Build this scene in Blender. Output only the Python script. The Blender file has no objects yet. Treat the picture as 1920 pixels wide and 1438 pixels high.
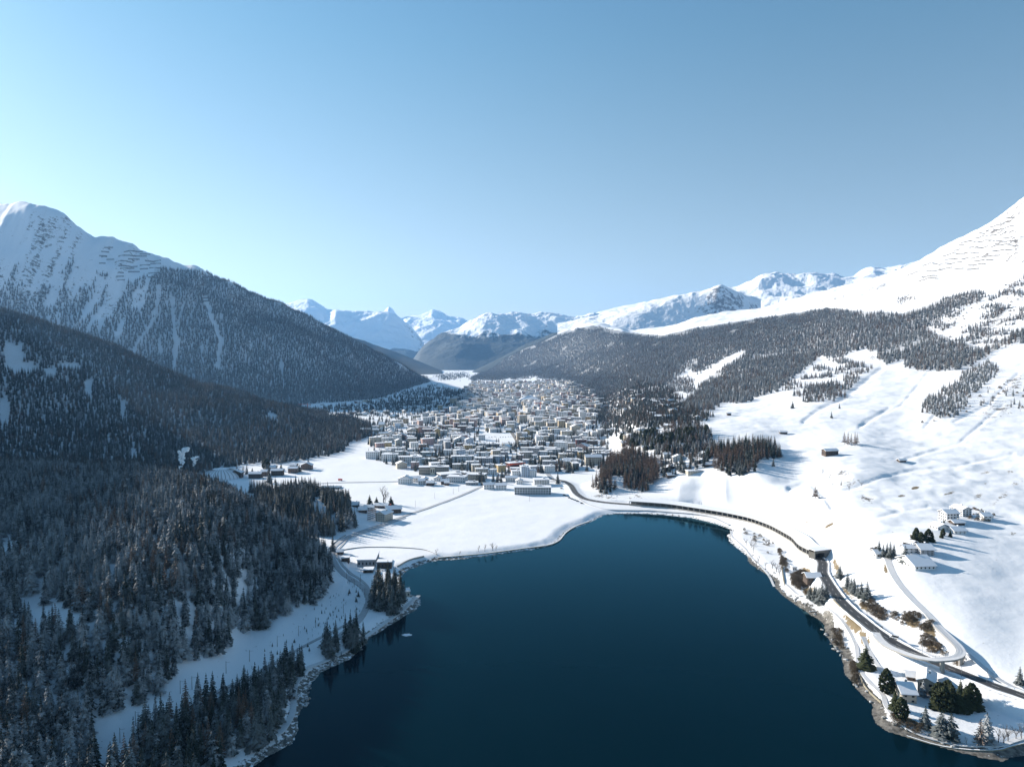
import bpy, math, random
import numpy as np
from mathutils import Vector, Matrix, Euler

# ------------------------------------------------------------------ camera
F, H = 1330.0, 200.0
PIT = math.atan((719 - 668) / F)
SP, CP = math.sin(PIT), math.cos(PIT)
scene = bpy.context.scene
COL = scene.collection
cam_d = bpy.data.cameras.new('camera')
cam = bpy.data.objects.new('camera', cam_d)
COL.objects.link(cam)
cam.location = (0, 0, H)
cam.rotation_euler = (math.pi / 2 - PIT, 0, 0)
cam_d.sensor_width = 36
cam_d.lens = 36 * F / 1920
cam_d.clip_start = 1
cam_d.clip_end = 120000
scene.camera = cam

# ------------------------------------------------------------------ sky and sun
SUN_EL, SUN_AZ = math.radians(19), math.radians(-57)      # azimuth from +Y towards +X
world = bpy.data.worlds.new('World')
scene.world = world
world.use_nodes = True
wt = world.node_tree
sky = wt.nodes.new('ShaderNodeTexSky')
sky.sky_type = 'NISHITA'
sky.sun_disc = False
sky.sun_elevation = SUN_EL
sky.sun_rotation = SUN_AZ
sky.altitude = 1600
sky.air_density = 1.0
sky.dust_density = 0.8
sky.ozone_density = 2.2
# winter air: pale and dusty towards the skyline, clear blue overhead
tcw = wt.nodes.new('ShaderNodeTexCoord')
sepw = wt.nodes.new('ShaderNodeSeparateXYZ')
wt.links.new(tcw.outputs['Generated'], sepw.inputs[0])
mr = wt.nodes.new('ShaderNodeMapRange')
mr.inputs['From Min'].default_value = 0.0
mr.inputs['From Max'].default_value = 0.45
mr.inputs['To Min'].default_value = 0.48
mr.inputs['To Max'].default_value = 0.96
wt.links.new(sepw.outputs[2], mr.inputs['Value'])
hs = wt.nodes.new('ShaderNodeHueSaturation')
mv = wt.nodes.new('ShaderNodeMapRange')
mv.inputs['From Max'].default_value = 0.45
mv.inputs['To Min'].default_value = 0.79
mv.inputs['To Max'].default_value = 1.10
wt.links.new(sepw.outputs[2], mv.inputs['Value'])
wt.links.new(mv.outputs[0], hs.inputs['Value'])
wt.links.new(mr.outputs[0], hs.inputs['Saturation'])
wt.links.new(sky.outputs[0], hs.inputs['Color'])
tint = wt.nodes.new('ShaderNodeMix')
tint.data_type = 'RGBA'
tint.blend_type = 'MULTIPLY'
tint.inputs[0].default_value = 1.0
tint.inputs[7].default_value = (0.82, 1.02, 0.97, 1)
tcol = wt.nodes.new('ShaderNodeMix')
tcol.data_type = 'RGBA'
tcol.inputs[6].default_value = (1.03, 0.985, 0.93, 1)
tcol.inputs[7].default_value = (0.80, 1.07, 0.98, 1)
mt = wt.nodes.new('ShaderNodeMapRange')
mt.inputs['From Max'].default_value = 0.40
wt.links.new(sepw.outputs[2], mt.inputs['Value'])
wt.links.new(mt.outputs[0], tcol.inputs[0])
wt.links.new(tcol.outputs[2], tint.inputs[7])
wt.links.new(hs.outputs[0], tint.inputs[6])
wt.links.new(tint.outputs[2], wt.nodes['Background'].inputs[0])
wt.nodes['Background'].inputs[1].default_value = 0.062
sd = bpy.data.lights.new('sun', 'SUN')
sd.energy = 4.4
sd.angle = math.radians(0.5)
sd.color = (1.0, 0.91, 0.80)
sun = bpy.data.objects.new('sun', sd)
COL.objects.link(sun)
SD = Vector((math.sin(SUN_AZ) * math.cos(SUN_EL), math.cos(SUN_AZ) * math.cos(SUN_EL), math.sin(SUN_EL)))
sun.rotation_euler = (-SD).to_track_quat('-Z', 'Y').to_euler()
sun.location = (0, 0, 500)
scene.view_settings.view_transform = 'Standard'
scene.view_settings.look = 'None'
scene.view_settings.exposure = 1.25
scene.view_settings.gamma = 1.0
scene.cycles.max_bounces = 5
scene.cycles.diffuse_bounces = 3
scene.cycles.volume_bounces = 1
scene.cycles.use_denoising = True

# ------------------------------------------------------------------ helpers: picture rays
def ray(u, v):
    cx, cy = (u - 960) / F, (719 - v) / F
    return cx, CP + SP * cy, -SP + CP * cy
def P(u, v, D):
    a, b, c = ray(u, v)
    s = D / b
    return Vector((a * s, D, H + c * s))
def Pz(u, v, z):
    a, b, c = ray(u, v)
    s = (z - H) / c
    return Vector((a * s, b * s, z))
def proj(x, y, z):
    zz = z - H
    d = y * CP - zz * SP
    up = y * SP + zz * CP
    d = np.maximum(d, 1e-3)
    return 960 + F * x / d, 719 - F * up / d

# ------------------------------------------------------------------ helpers: noise
class Noise:
    def __init__(s, seed):
        r = np.random.RandomState(seed)
        s.p = r.permutation(256).astype(np.int64)
        a = r.rand(256) * 2 * np.pi
        s.gx, s.gy = np.cos(a), np.sin(a)
    def __call__(s, x, y):
        xi, yi = np.floor(x).astype(np.int64), np.floor(y).astype(np.int64)
        xf, yf = x - xi, y - yi
        def g(ix, iy, dx, dy):
            h = s.p[(s.p[ix & 255] + iy) & 255]
            return s.gx[h] * dx + s.gy[h] * dy
        w = lambda t: t * t * t * (t * (t * 6 - 15) + 10)
        wx, wy = w(xf), w(yf)
        a = g(xi, yi, xf, yf) * (1 - wx) + g(xi + 1, yi, xf - 1, yf) * wx
        b = g(xi, yi + 1, xf, yf - 1) * (1 - wx) + g(xi + 1, yi + 1, xf - 1, yf - 1) * wx
        return (a * (1 - wy) + b * wy) * 1.5
    def fbm(s, x, y, o=5, gain=0.5):
        t, a, f = 0, 1.0, 1.0
        for i in range(o):
            t = t + a * s(x * f + 17.3 * i, y * f - 9.1 * i)
            a *= gain; f *= 2.03
        return t
    def ridge(s, x, y, o=5, gain=0.5):
        t, a, f = 0, 1.0, 1.0
        for i in range(o):
            t = t + a * (1 - 2 * np.abs(s(x * f + 7.7 * i, y * f + 3.1 * i)))
            a *= gain; f *= 2.1
        return t
N1, N2, N3, N4 = Noise(1), Noise(2), Noise(3), Noise(4)

def pchip(xs, ys, x):
    """monotone cubic; xs (n), ys (n, ...) -> at x (m)"""
    xs = np.asarray(xs, float); ys = np.asarray(ys, float)
    n = len(xs)
    if n == 1: return np.full(len(x), ys[0])
    h = np.diff(xs); d = np.diff(ys) / h
    m = np.zeros(n)
    for i in range(1, n - 1):
        if d[i - 1] * d[i] > 0:
            w1, w2 = 2 * h[i] + h[i - 1], h[i] + 2 * h[i - 1]
            m[i] = (w1 + w2) / (w1 / d[i - 1] + w2 / d[i])
    m[0], m[-1] = d[0], d[-1]
    x = np.clip(x, xs[0], xs[-1])
    k = np.clip(np.searchsorted(xs, x) - 1, 0, n - 2)
    t = (x - xs[k]) / h[k]
    return (ys[k] * (1 + 2 * t) * (1 - t) ** 2 + m[k] * h[k] * t * (1 - t) ** 2
            + ys[k + 1] * t * t * (3 - 2 * t) + m[k + 1] * h[k] * t * t * (t - 1))

def loft(rows, Us, Ds):
    """rows of (u, v, D) or (u, v, 'z', z); returns height over Us x Ds, -1e4 outside"""
    out = np.full((len(Us), len(Ds)), -1e4)
    RD, RZ = [], []
    lo = max(r[0][0] for r in rows); hi = min(r[-1][0] for r in rows)
    for r in rows:
        U, D, Z = [], [], []
        for q in r:
            if q[2] == 'z': p = Pz(q[0], q[1], q[3])
            else: p = P(*q[:3])
            U.append(960 + F * p.x / p.y); D.append(p.y); Z.append(p.z)
        RD.append(pchip(U, D, Us)); RZ.append(pchip(U, Z, Us))
    RD, RZ = np.array(RD), np.array(RZ)
    for j in range(1, len(RD)): RD[j] = np.maximum(RD[j], RD[j - 1] * 1.004 + 1)
    for i, U in enumerate(Us):
        if U < lo or U > hi: continue
        m = (Ds >= RD[0, i]) & (Ds <= RD[-1, i])
        if m.any(): out[i, m] = pchip(RD[:, i], RZ[:, i], Ds[m])
    return out

def inpoly(u, v, poly):
    u, v = np.asarray(u, float), np.asarray(v, float)
    ins = np.zeros(u.shape, bool)
    n = len(poly)
    for i in range(n):
        (x1, y1), (x2, y2) = poly[i], poly[(i + 1) % n]
        if y1 == y2: continue
        c = ((y1 > v) != (y2 > v)) & (u < (x2 - x1) * (v - y1) / (y2 - y1) + x1)
        ins ^= c
    return ins
def dpoly(x, y, pts, closed=True):
    """distance to a polyline"""
    d = np.full(np.shape(x), 1e9)
    n = len(pts)
    for i in range(n if closed else n - 1):
        (x1, y1), (x2, y2) = pts[i][:2], pts[(i + 1) % n][:2]
        dx, dy = x2 - x1, y2 - y1
        t = np.clip(((x - x1) * dx + (y - y1) * dy) / (dx * dx + dy * dy + 1e-9), 0, 1)
        d = np.minimum(d, np.hypot(x - x1 - t * dx, y - y1 - t * dy))
    return d
def smooth(a, b, x):
    t = np.clip((x - a) / (b - a), 0, 1)
    return t * t * (3 - 2 * t)
# ------------------------------------------------------------------ terrain control lines (traced: u, v, distance)
SHORE = [(425,1475),(500,1418),(552,1395),(565,1340),(580,1290),(600,1262),(640,1243),(662,1232),(690,1200),(715,1182),(745,1165),(775,1145),(793,1133),
         (790,1122),(762,1110),(752,1098),(750,1082),(768,1068),(800,1056),(825,1050),(850,1050),(900,1044),(950,1037),(1000,1030),(1035,1022),(1052,1012),(1064,998),(1078,990),(1098,984),
         (1110,978),(1133,966),(1160,963),(1200,963),(1250,966),(1300,972),(1340,982),(1372,994),(1362,1004),(1368,1018),(1385,1030),(1398,1042),(1405,1056),
         (1430,1072),(1448,1086),(1455,1104),(1470,1120),(1500,1140),(1540,1165),(1548,1195),(1575,1225),(1582,1262),(1612,1300),(1630,1318),(1636,1350),(1660,1370),
         (1710,1385),(1780,1405),(1840,1422),(1880,1426),(1908,1420),(1935,1412),(1980,1406),(2060,1410),(2250,1450)]
SH = [Pz(u, v, 0.0) for u, v in SHORE]
LAKE = [(p.x, p.y) for p in SH] + [(500, -600), (-500, -600), (-400, 100), (-200, 250)]

# wide valley slope on the right, up to the steep white summit
US = [1040,1130,1200,1300,1400,1500,1600,1700,1800,1920,2100,2500]
def tab(vs, ds, us=US): return [(u, v, d) for u, v, d in zip(us, vs, ds) if v]
RS = [
 [(1000,975,'z',-6),(1130,955,'z',-4),(1300,958,'z',-4),(1400,990,'z',-4),(1450,1040,'z',-4),(1500,1100,'z',-4),(1560,1170,'z',-4),(1640,1290,'z',-4),(1700,1350,'z',-4),(1800,1395,'z',-4),(1920,1385,'z',-4),(2100,1400,'z',-4),(2500,1500,'z',-4)],
 [(1000,950,'z',2),(1130,938,'z',4),(1200,942,'z',5),(1300,950,'z',5.5),(1400,967,'z',7),(1500,1003,'z',11),(1560,1085,'z',13),(1600,1125,'z',14),(1700,1192,'z',13),(1800,1240,'z',12.3),(1920,1300,'z',11.3),(2100,1370,'z',11.5),(2500,1500,'z',20)],
 [(1000,925,'z',3),(1130,928,'z',5),(1200,932,'z',7),(1300,940,'z',8.5),(1400,957,'z',10),(1500,993,'z',14),(1560,1066,'z',16),(1600,1098,'z',18),(1700,1165,'z',18.5),(1800,1220,'z',17),(1920,1283,'z',14),(2100,1350,'z',16),(2500,1460,'z',24)],
 tab([890,880,865,862,880,925,985,1035,1085,1135,1180,1250],[1200,1200,1160,1060,960,850,680,590,535,495,460,420]),
 tab([800,800,780,790,800,835,852,885,905,925,950,980],[2000,2000,1650,1450,1320,1120,1000,900,840,790,730,680]),
 tab([748,748,735,740,742,742,755,772,772,780,795,820],[3400,3200,2600,2250,1950,1700,1500,1350,1270,1200,1120,1000]),
 tab([712,706,695,690,680,680,672,670,665,652,640,620],[5400,4500,3700,3200,2800,2500,2250,2050,1900,1780,1650,1500]),
 tab([685,664,657,643,628,622,607,597,582,557,530,480],[6500,5500,4700,4100,3700,3300,2950,2700,2500,2350,2200,2000]),
 [(905,700,8000),(950,672,8000),(1000,648,7900),(1060,623,7700),(1110,611,7500),(1160,618,6800),(1200,628,5900),(1300,610,5300),(1400,597,4900),(1500,583,4400),(1600,566,3800),(1700,545,3300),(1800,518,3000),(1920,480,2800),(2100,440,2600),(2500,380,2500)],
 [(905,712,8400),(950,684,8400),(1000,660,8300),(1060,636,8100),(1110,620,7900),(1160,622,7200),(1200,622,6400),(1300,602,5900),(1400,586,5500),(1470,574,5200),(1550,555,4900),(1640,532,4600),(1700,508,4300),(1750,487,4100),(1800,462,3850),(1850,434,3650),(1900,400,3500),(1920,388,3450),(1990,352,3400),(2100,320,3300),(2500,200,3200)],
 [(905,760,9200),(1110,690,9200),(1300,690,8000),(1500,640,6500),(1640,600,5800),(1800,520,4800),(1920,450,4300),(2100,380,4200),(2500,260,4200)],
]
RS[3] = [(1000,900,'z',3)] + RS[3][1:]
RS[4] = [(1000,800,'z',3)] + RS[4][1:]
RS[5] = [(1000,750,'z',4)] + RS[5][1:]
RS[6] = [(980,716,'z',5)] + RS[6]
RS[7] = [(960,702,6800)] + RS[7]
for j, v in enumerate([975,950,930,900,800,750,716,706,703,701,699.5]):
    RS[j] = [(870, v, 'z', -6)] + RS[j]

# left far mountain
LM = [
 [(-600,700,2000),(0,790,2300),(400,790,2400),(600,758,'z',2),(700,751,'z',2),(760,738,'z',2),(800,722,'z',2),(830,712,'z',2)],
 [(-600,640,2500),(0,700,2750),(200,700,2900),(400,700,3000),(520,700,3300),(600,706,3500),(700,722,3900),(760,724,4500),(800,716,5300),(830,709,6100)],
 [(-600,560,3000),(0,590,3300),(200,600,3400),(400,610,3500),(520,630,3800),(600,650,4000),(700,688,4400),(760,702,5000),(800,711,5700),(830,708,6300)],
 [(-600,470,3600),(0,470,3700),(200,500,3800),(300,525,3800),(400,560,3900),(520,595,4200),(600,625,4350),(700,668,4650),(760,690,5200),(800,709,5850),(830,706,6500)],
 [(-600,400,4100),(-200,400,4200),(-60,388,4300),(0,381,4400),(20,386,4300),(60,386,4200),(90,391,4200),(115,399,4200),(150,422,4200),(175,437,4200),(190,442,4200),(250,462,4250),(300,483,4250),(360,502,4300),(400,517,4300),(430,530,4300),(500,562,4400),(560,586,4500),(600,606,4600),(650,632,4750),(700,658,4900),(750,684,5300),(800,708,6000),(830,706,6700)],
 [(-600,440,5200),(0,430,5400),(200,480,5400),(400,550,5400),(600,650,5600),(700,700,5900),(800,720,6600),(830,720,7200)],
]
# wooded ridge in the middle left
LR = [
 [(-1500,1000,600),(-900,950,850),(-500,900,1000),(0,870,'z',3),(200,874,'z',3),(380,884,'z',2),(440,873,'z',2),(560,861,'z',2),(640,843,'z',2),(672,830,'z',2),(705,812,'z',2)],
 [(-1500,600,800),(-900,600,1000),(-500,700,1150),(0,800,1500),(200,810,1500),(380,830,1480),(440,838,1480),(560,836,1600),(640,824,1640),(672,818,1700),(705,809,1800)],
 [(-1500,300,1000),(-900,330,1200),(-500,480,1450),(0,700,1750),(200,740,1750),(380,770,1750),(440,785,1750),(560,805,1800),(640,804,1850),(672,805,1850),(705,807,1900)],
 [(-1500,120,1250),(-1100,136,1400),(-800,166,1590),(-655,214,1715),(-560,254,1800),(-493,285,1860),(-420,339,1920),(-350,359,1980),(-220,431,2100),(-150,474,2130),(-60,558,2200),(0,584,2250),(100,613,2250),(200,648,2250),(270,677,2200),(320,702,2200),(370,722,2150),(400,728,2100),(450,741,2100),(500,758,2080),(560,774,2050),(600,784,2050),(650,793,2050),(680,799,2050),(705,805,2050)],
 [(-1500,400,1900),(-900,400,2200),(-500,500,2500),(0,660,2500),(300,740,2450),(500,790,2400),(705,806,2300)],
]
# wooded knoll by the lake
KN = [
 [(-700,2600,150),(0,1900,170),(200,1500,290),(300,1470,'z',-3),(430,1425,'z',-3),(500,1385,'z',-2),(540,1345,'z',-2),(570,1270,'z',-2),(600,1225,'z',0),(640,1170,'z',0),(648,1120,'z',0)],
 [(-700,1700,240),(0,1438,302),(200,1437,'z',8),(300,1395,'z',8),(400,1340,'z',7),(500,1200,'z',7),(560,1146,'z',7),(600,1125,'z',7),(625,1105,'z',6),(648,1090,'z',5)],
 [(-700,1350,300),(0,1290,358),(200,1300,362),(300,1270,390),(400,1222,432),(500,1145,528),(560,1108,556),(600,1095,582),(625,1085,608),(648,1078,'z',5)],
 [(-700,1150,380),(0,1140,427),(200,1150,419),(300,1135,435),(400,1110,480),(500,1085,560),(560,1065,585),(600,1068,600),(625,1070,630),(648,1068,'z',5)],
 [(-700,1000,520),(0,1020,521),(200,1020,510),(300,1018,520),(400,1020,538),(500,1030,600),(560,1034,618),(600,1052,632),(625,1060,650),(648,1060,'z',5)],
 [(-700,900,700),(0,930,670),(200,935,650),(300,935,650),(400,946,640),(500,982,650),(560,1012,650),(600,1045,655),(625,1052,665),(648,1052,'z',5)],
 [(-700,860,850),(0,888,780),(200,896,750),(300,905,740),(400,928,710),(500,975,690),(560,1012,680),(600,1042,680),(625,1046,690),(648,1046,'z',5)],
 [(-700,880,1000),(0,893,960),(200,895,950),(300,905,900),(400,930,830),(500,990,760),(560,1018,730),(600,1040,720),(625,1040,715),(648,1040,'z',4)],
 [(-700,900,1200),(0,875,1180),(200,885,1160),(300,900,1080),(400,925,950),(500,985,'z',3),(560,1005,'z',3),(600,1030,'z',3),(625,1030,'z',3),(648,1030,'z',3)],
]

nU, nD = 1000, 860
UG = np.linspace(-800, 2500, nU)
DG = np.exp(np.linspace(math.log(120), math.log(9600), nD))
UU, DD = np.meshgrid(UG, DG, indexing='ij')
X = (UU - 960) / F * DD
Y = DD
shore_d = dpoly(X, Y, LAKE)
inlake = inpoly(X, Y, LAKE)
sdist = np.where(inlake, -shore_d, shore_d) + 1.2 * N1.fbm(X / 14, Y / 14, 3)
floor = np.where(sdist < 0, np.maximum(sdist * 0.35, -9), 3.2 * smooth(0, 16, sdist)) + 0.0008 * np.maximum(Y - 1000, 0)
floor = floor + np.where(sdist > 4, 0.35 * N2.fbm(X / 60, Y / 60, 4), 0.06 * N2.fbm(X / 5, Y / 5, 3))
def bump(u, v, h, rx, ry):
    p = Pz(u, v, 4)
    return h * np.exp(-(((X - p.x) / rx) ** 2 + ((Y - p.y) / ry) ** 2) ** 1.4)
rs = loft(RS, UG, DG); lm = loft(LM, UG, DG); lr = loft(LR, UG, DG); kn = loft(KN, UG, DG)
big = N3.fbm(X / 260, Y / 260, 6)
rg = N4.ridge(X / 700, Y / 700, 6)
rs = np.where(rs > -9e3, rs + np.clip((rs - 9) / 45, 0, 1) * (big * 5 + 0.9 * N2.fbm(X / 42, Y / 34, 4)) + 1.7 * N1.fbm(X / 60, Y / 60, 3) * np.clip((rs - 8) / 12, 0, 1) * np.clip((75 - rs) / 20, 0, 1) * (Y > 640) * (Y < 1300) + np.clip((rs - 250) / 300, 0, 1) * (rg - 0.3) * 28, rs)
# gullies of the far left face run straight down the slope
gul = N1.fbm(X / 170 + Y / 400, Y / 1500 - X / 1500, 4)
lm = np.where(lm > -9e3, lm + np.clip(lm / 150, 0, 1) * (gul * 20 + N2.fbm(X / 300, Y / 300, 5) * 12), lm)
lr = np.where(lr > -9e3, lr + np.clip(lr / 40, 0, 1) * N3.fbm(X / 150, Y / 150, 5) * 7, lr)
kn = np.where(kn > -9e3, kn + np.clip((kn - 4) / 15, 0, 1) * N3.fbm(X / 60, Y / 60, 4) * 1.6, kn)
floor = np.where(sdist > 5, floor + bump(575, 965, 15, 62, 45) + bump(640, 985, 5, 30, 30) + bump(1205, 912, 12, 70, 60) + bump(1150, 915, 8, 35, 40), floor)
cliff = bump(1530, 1125, 7, 12, 9)
layers = np.stack([floor, rs, lm, lr, kn])
LAY = layers.argmax(0)
Z = layers.max(0)
# stream gullies and terrace edges of the open slope
carve = np.zeros(X.shape)
U0, V0 = proj(X, Y, Z)
for line, wd, dp in [([(1508,790),(1530,772),(1556,758),(1580,748),(1606,728),(1640,700),(1655,690)], 4, 5), ([(1612,800),(1640,782),(1668,765)], 3, 3.5), ([(1530,940),(1560,925),(1600,915),(1650,895),(1720,880),(1800,872),(1900,850)], 3, 2),
    ([(1480,915),(1520,905),(1545,925),(1560,950)], 5, 4), ([(1395,932),(1415,920),(1420,905)], 2, 1.2), ([(1436,940),(1440,915)], 2, 1.2), ([(1444,938),(1466,916)], 2, 1.2), ([(1494,925),(1514,955)], 2, 1.2), ([(1430,972),(1480,962),(1540,945)], 3, 1.5),
    ([(1500,640),(1560,690),(1600,700)], 3, 3), ([(1740,700),(1690,760),(1620,790)], 3, 2.5), ([(1880,760),(1800,830),(1700,860)], 3, 2.0), ([(1870,700),(1760,770),(1735,800)], 3, 2.5), ([(1910,700),(1850,760),(1790,790)], 3, 2.5), ([(1330,790),(1420,770),(1500,740)], 3, 2), ([(1600,985),(1680,960),(1740,950)], 3, 1.2), ([(1620,930),(1700,960),(1760,975)], 2.5, 1.0)]:
    dd_ = dpoly(U0, V0, line, False) + 1.2 * N2.fbm(U0 / 25, V0 / 25, 3)
    carve = np.maximum(carve, dp * 0.5 * (1 - smooth(0, wd * 1.6, dd_)))
Z = np.where(LAY == 1, Z - carve, Z)
# keep the lake clear of the lofted slopes and make the beach rise from the water
Z = np.where(sdist < 0, floor, np.minimum(Z, 0.12 * sdist + 0.012 * sdist ** 2 + np.clip(sdist - 25, 0, None)))
Z = np.where(sdist > 3, Z + cliff, Z)
Z = np.where(sdist > 300, Z, Z)
VIS_U, VIS_V = proj(X, Y, Z)

def gh(x, y):
    """ground height at world points"""
    x, y = np.asarray(x, float), np.asarray(y, float)
    a = np.clip((960 + F * x / y - UG[0]) / (UG[1] - UG[0]), 0, nU - 1.001)
    b = np.clip((np.log(y) - math.log(120)) / (math.log(9600) - math.log(120)) * (nD - 1), 0, nD - 1.001)
    i, j = a.astype(int), b.astype(int)
    s, t = a - i, b - j
    return (Z[i, j] * (1 - s) * (1 - t) + Z[i + 1, j] * s * (1 - t) + Z[i, j + 1] * (1 - s) * t + Z[i + 1, j + 1] * s * t)
def glay(x, y):
    a = np.clip(np.rint((960 + F * x / y - UG[0]) / (UG[1] - UG[0])), 0, nU - 1).astype(int)
    b = np.clip(np.rint((np.log(y) - math.log(120)) / (math.log(9600) - math.log(120)) * (nD - 1)), 0, nD - 1).astype(int)
    return LAY[a, b]
def hit(u, v, zoff=0.0, dmin=100):
    """first ground point seen at picture point u, v"""
    D = DG[DG > dmin]
    a, b, c = ray(u, v)
    s = D / b
    x, z = a * s, H + c * s
    g = gh(x, D) + zoff
    k = np.nonzero(z <= g)[0]
    if len(k) == 0:
        k = np.array([len(D) - 1])
    k = k[0]
    if k > 0:
        e0, e1 = z[k - 1] - g[k - 1], z[k] - g[k]
        t = e0 / (e0 - e1) if e0 > e1 else 0
        d = D[k - 1] + (D[k] - D[k - 1]) * t
    else: d = D[0]
    xx = a * d / b
    return Vector((xx, d, float(gh(xx, d)) if zoff == 0 else H + c * d / b))

# road line needed by the ground (levels the bed of the road)
ROAD = [(1035,898,5),(1060,903,6),(1072,912,6),(1078,922,6),(1095,934,5),(1130,941,4.5),(1190,946,4.5),(1250,950.5,4.5),(1310,959,5),(1370,969,6),(1420,981,7.5),(1460,997,9.5),(1490,1014,11.5),(1512,1034,12.8),(1535,1046,13.5),
        (1543,1075,13.5),(1560,1103,13.8),(1580,1129,13.8),(1605,1152,13.8),(1635,1176,13.6),(1668,1199,13.3),(1705,1219,13),(1745,1238,12.7),(1790,1256,12.3),(1850,1280,11.8),(1920,1305,11.2),(2000,1336,11),(2120,1385,11)]
RD = [Pz(u, v, z) for u, v, z in ROAD]
def resample(pts, step):
    pts = [Vector(p) for p in pts]
    d = [0.0]
    for i in range(1, len(pts)): d.append(d[-1] + (pts[i] - pts[i - 1]).length)
    n = max(2, int(d[-1] / step))
    t = np.linspace(0, d[-1], n)
    arr = np.array([p[:] for p in pts])
    return np.stack([pchip(d, arr[:, k], t) for k in range(3)], 1)
RDP = resample(RD, 4)
# wipe the ground flat under the road, ease back to the slope beside it
rx, ry, rz = RDP.T
near = (X > rx.min() - 60) & (X < rx.max() + 60) & (Y < ry.max() + 40) & (Y > ry.min() - 40)
idx = np.nonzero(near)
px, py = X[idx], Y[idx]
bd = np.full(px.shape, 1e9); bz = np.zeros(px.shape)
for i in range(len(RDP)):
    d = np.hypot(px - rx[i], py - ry[i])
    m = d < bd
    bd[m] = d[m]; bz[m] = rz[i]
w = 1 - smooth(6, np.where(py > 700, 12, 14), bd)
Z[idx] = Z[idx] * (1 - w) + (bz - 0.35) * w * 1.0
ROADD = np.full(X.shape, 1e9); ROADD[idx] = bd
VIS_U, VIS_V = proj(X, Y, Z)

# ------------------------------------------------------------------ materials
MATS = {}
def mat(name):
    m = bpy.data.materials.new(name); m.use_nodes = True
    MATS[name] = m
    return m, m.node_tree.nodes, m.node_tree.links, m.node_tree.nodes['Principled BSDF']
def nd(nt, t, **kw):
    n = nt.nodes.new(t)
    for k, v in kw.items():
        if k.startswith('i_'): n.inputs[int(k[2:])].default_value = v
        else: setattr(n, k, v)
    return n
def ramp(nt, src, stops, interp='LINEAR'):
    r = nt.nodes.new('ShaderNodeValToRGB')
    r.color_ramp.interpolation = interp
    e = r.color_ramp.elements
    e[0].position, e[0].color = stops[0][0], stops[0][1] if len(stops[0][1]) == 4 else (*stops[0][1], 1)
    e[1].position, e[1].color = stops[-1][0], (*stops[-1][1][:3], 1)
    for p, c in stops[1:-1]:
        x = e.new(p); x.color = (*c[:3], 1)
    nt.links.new(src, r.inputs[0])
    return r.outputs[0]
def noise(nt, scale, detail=4, rough=0.55, vec=None, dist=0):
    n = nt.nodes.new('ShaderNodeTexNoise')
    n.inputs['Scale'].default_value = scale
    n.inputs['Detail'].default_value = detail
    n.inputs['Roughness'].default_value = rough
    n.inputs['Distortion'].default_value = dist
    if vec is not None: nt.links.new(vec, n.inputs['Vector'])
    return n.outputs[0]
def mixc(nt, f, a, b):
    n = nt.nodes.new('ShaderNodeMix'); n.data_type = 'RGBA'
    for s, x in ((0, f), (6, a), (7, b)):
        if hasattr(x, 'is_linked') or hasattr(x, 'links'): nt.links.new(x, n.inputs[s])
        else: n.inputs[s].default_value = x if s == 0 else (*x[:3], 1)
    return n.outputs[2]
def mth(nt, op, a, b=None, clamp=False):
    n = nt.nodes.new('ShaderNodeMath'); n.operation = op; n.use_clamp = clamp
    for s, x in ((0, a), (1, b)):
        if x is None: continue
        if hasattr(x, 'links'): nt.links.new(x, n.inputs[s])
        else: n.inputs[s].default_value = x
    return n.outputs[0]
def attr(nt, name, out='Fac'):
    n = nt.nodes.new('ShaderNodeAttribute'); n.attribute_name = name
    return n.outputs[out]
def bumpn(nt, h, strength, dist, p):
    b = nt.nodes.new('ShaderNodeBump')
    b.inputs['Strength'].default_value = strength
    b.inputs['Distance'].default_value = dist
    nt.links.new(h, b.inputs['Height'])
    nt.links.new(b.outputs[0], p.inputs['Normal'])
def simple(name, col, rough=0.8, var=0.15, scale=0.5, metal=0.0):
    m, n, l, p = mat(name)
    p.inputs['Roughness'].default_value = rough
    p.inputs['Metallic'].default_value = metal
    tc = n.new('ShaderNodeTexCoord')
    f = noise(m.node_tree, scale, 4, 0.6, tc.outputs['Object'])
    a = tuple(max(0, c * (1 - var)) for c in col); b = tuple(min(1, c * (1 + var)) for c in col)
    l.new(mixc(m.node_tree, f, a, b), p.inputs['Base Color'])
    return m
SNOW = (0.80, 0.82, 0.86)

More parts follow.
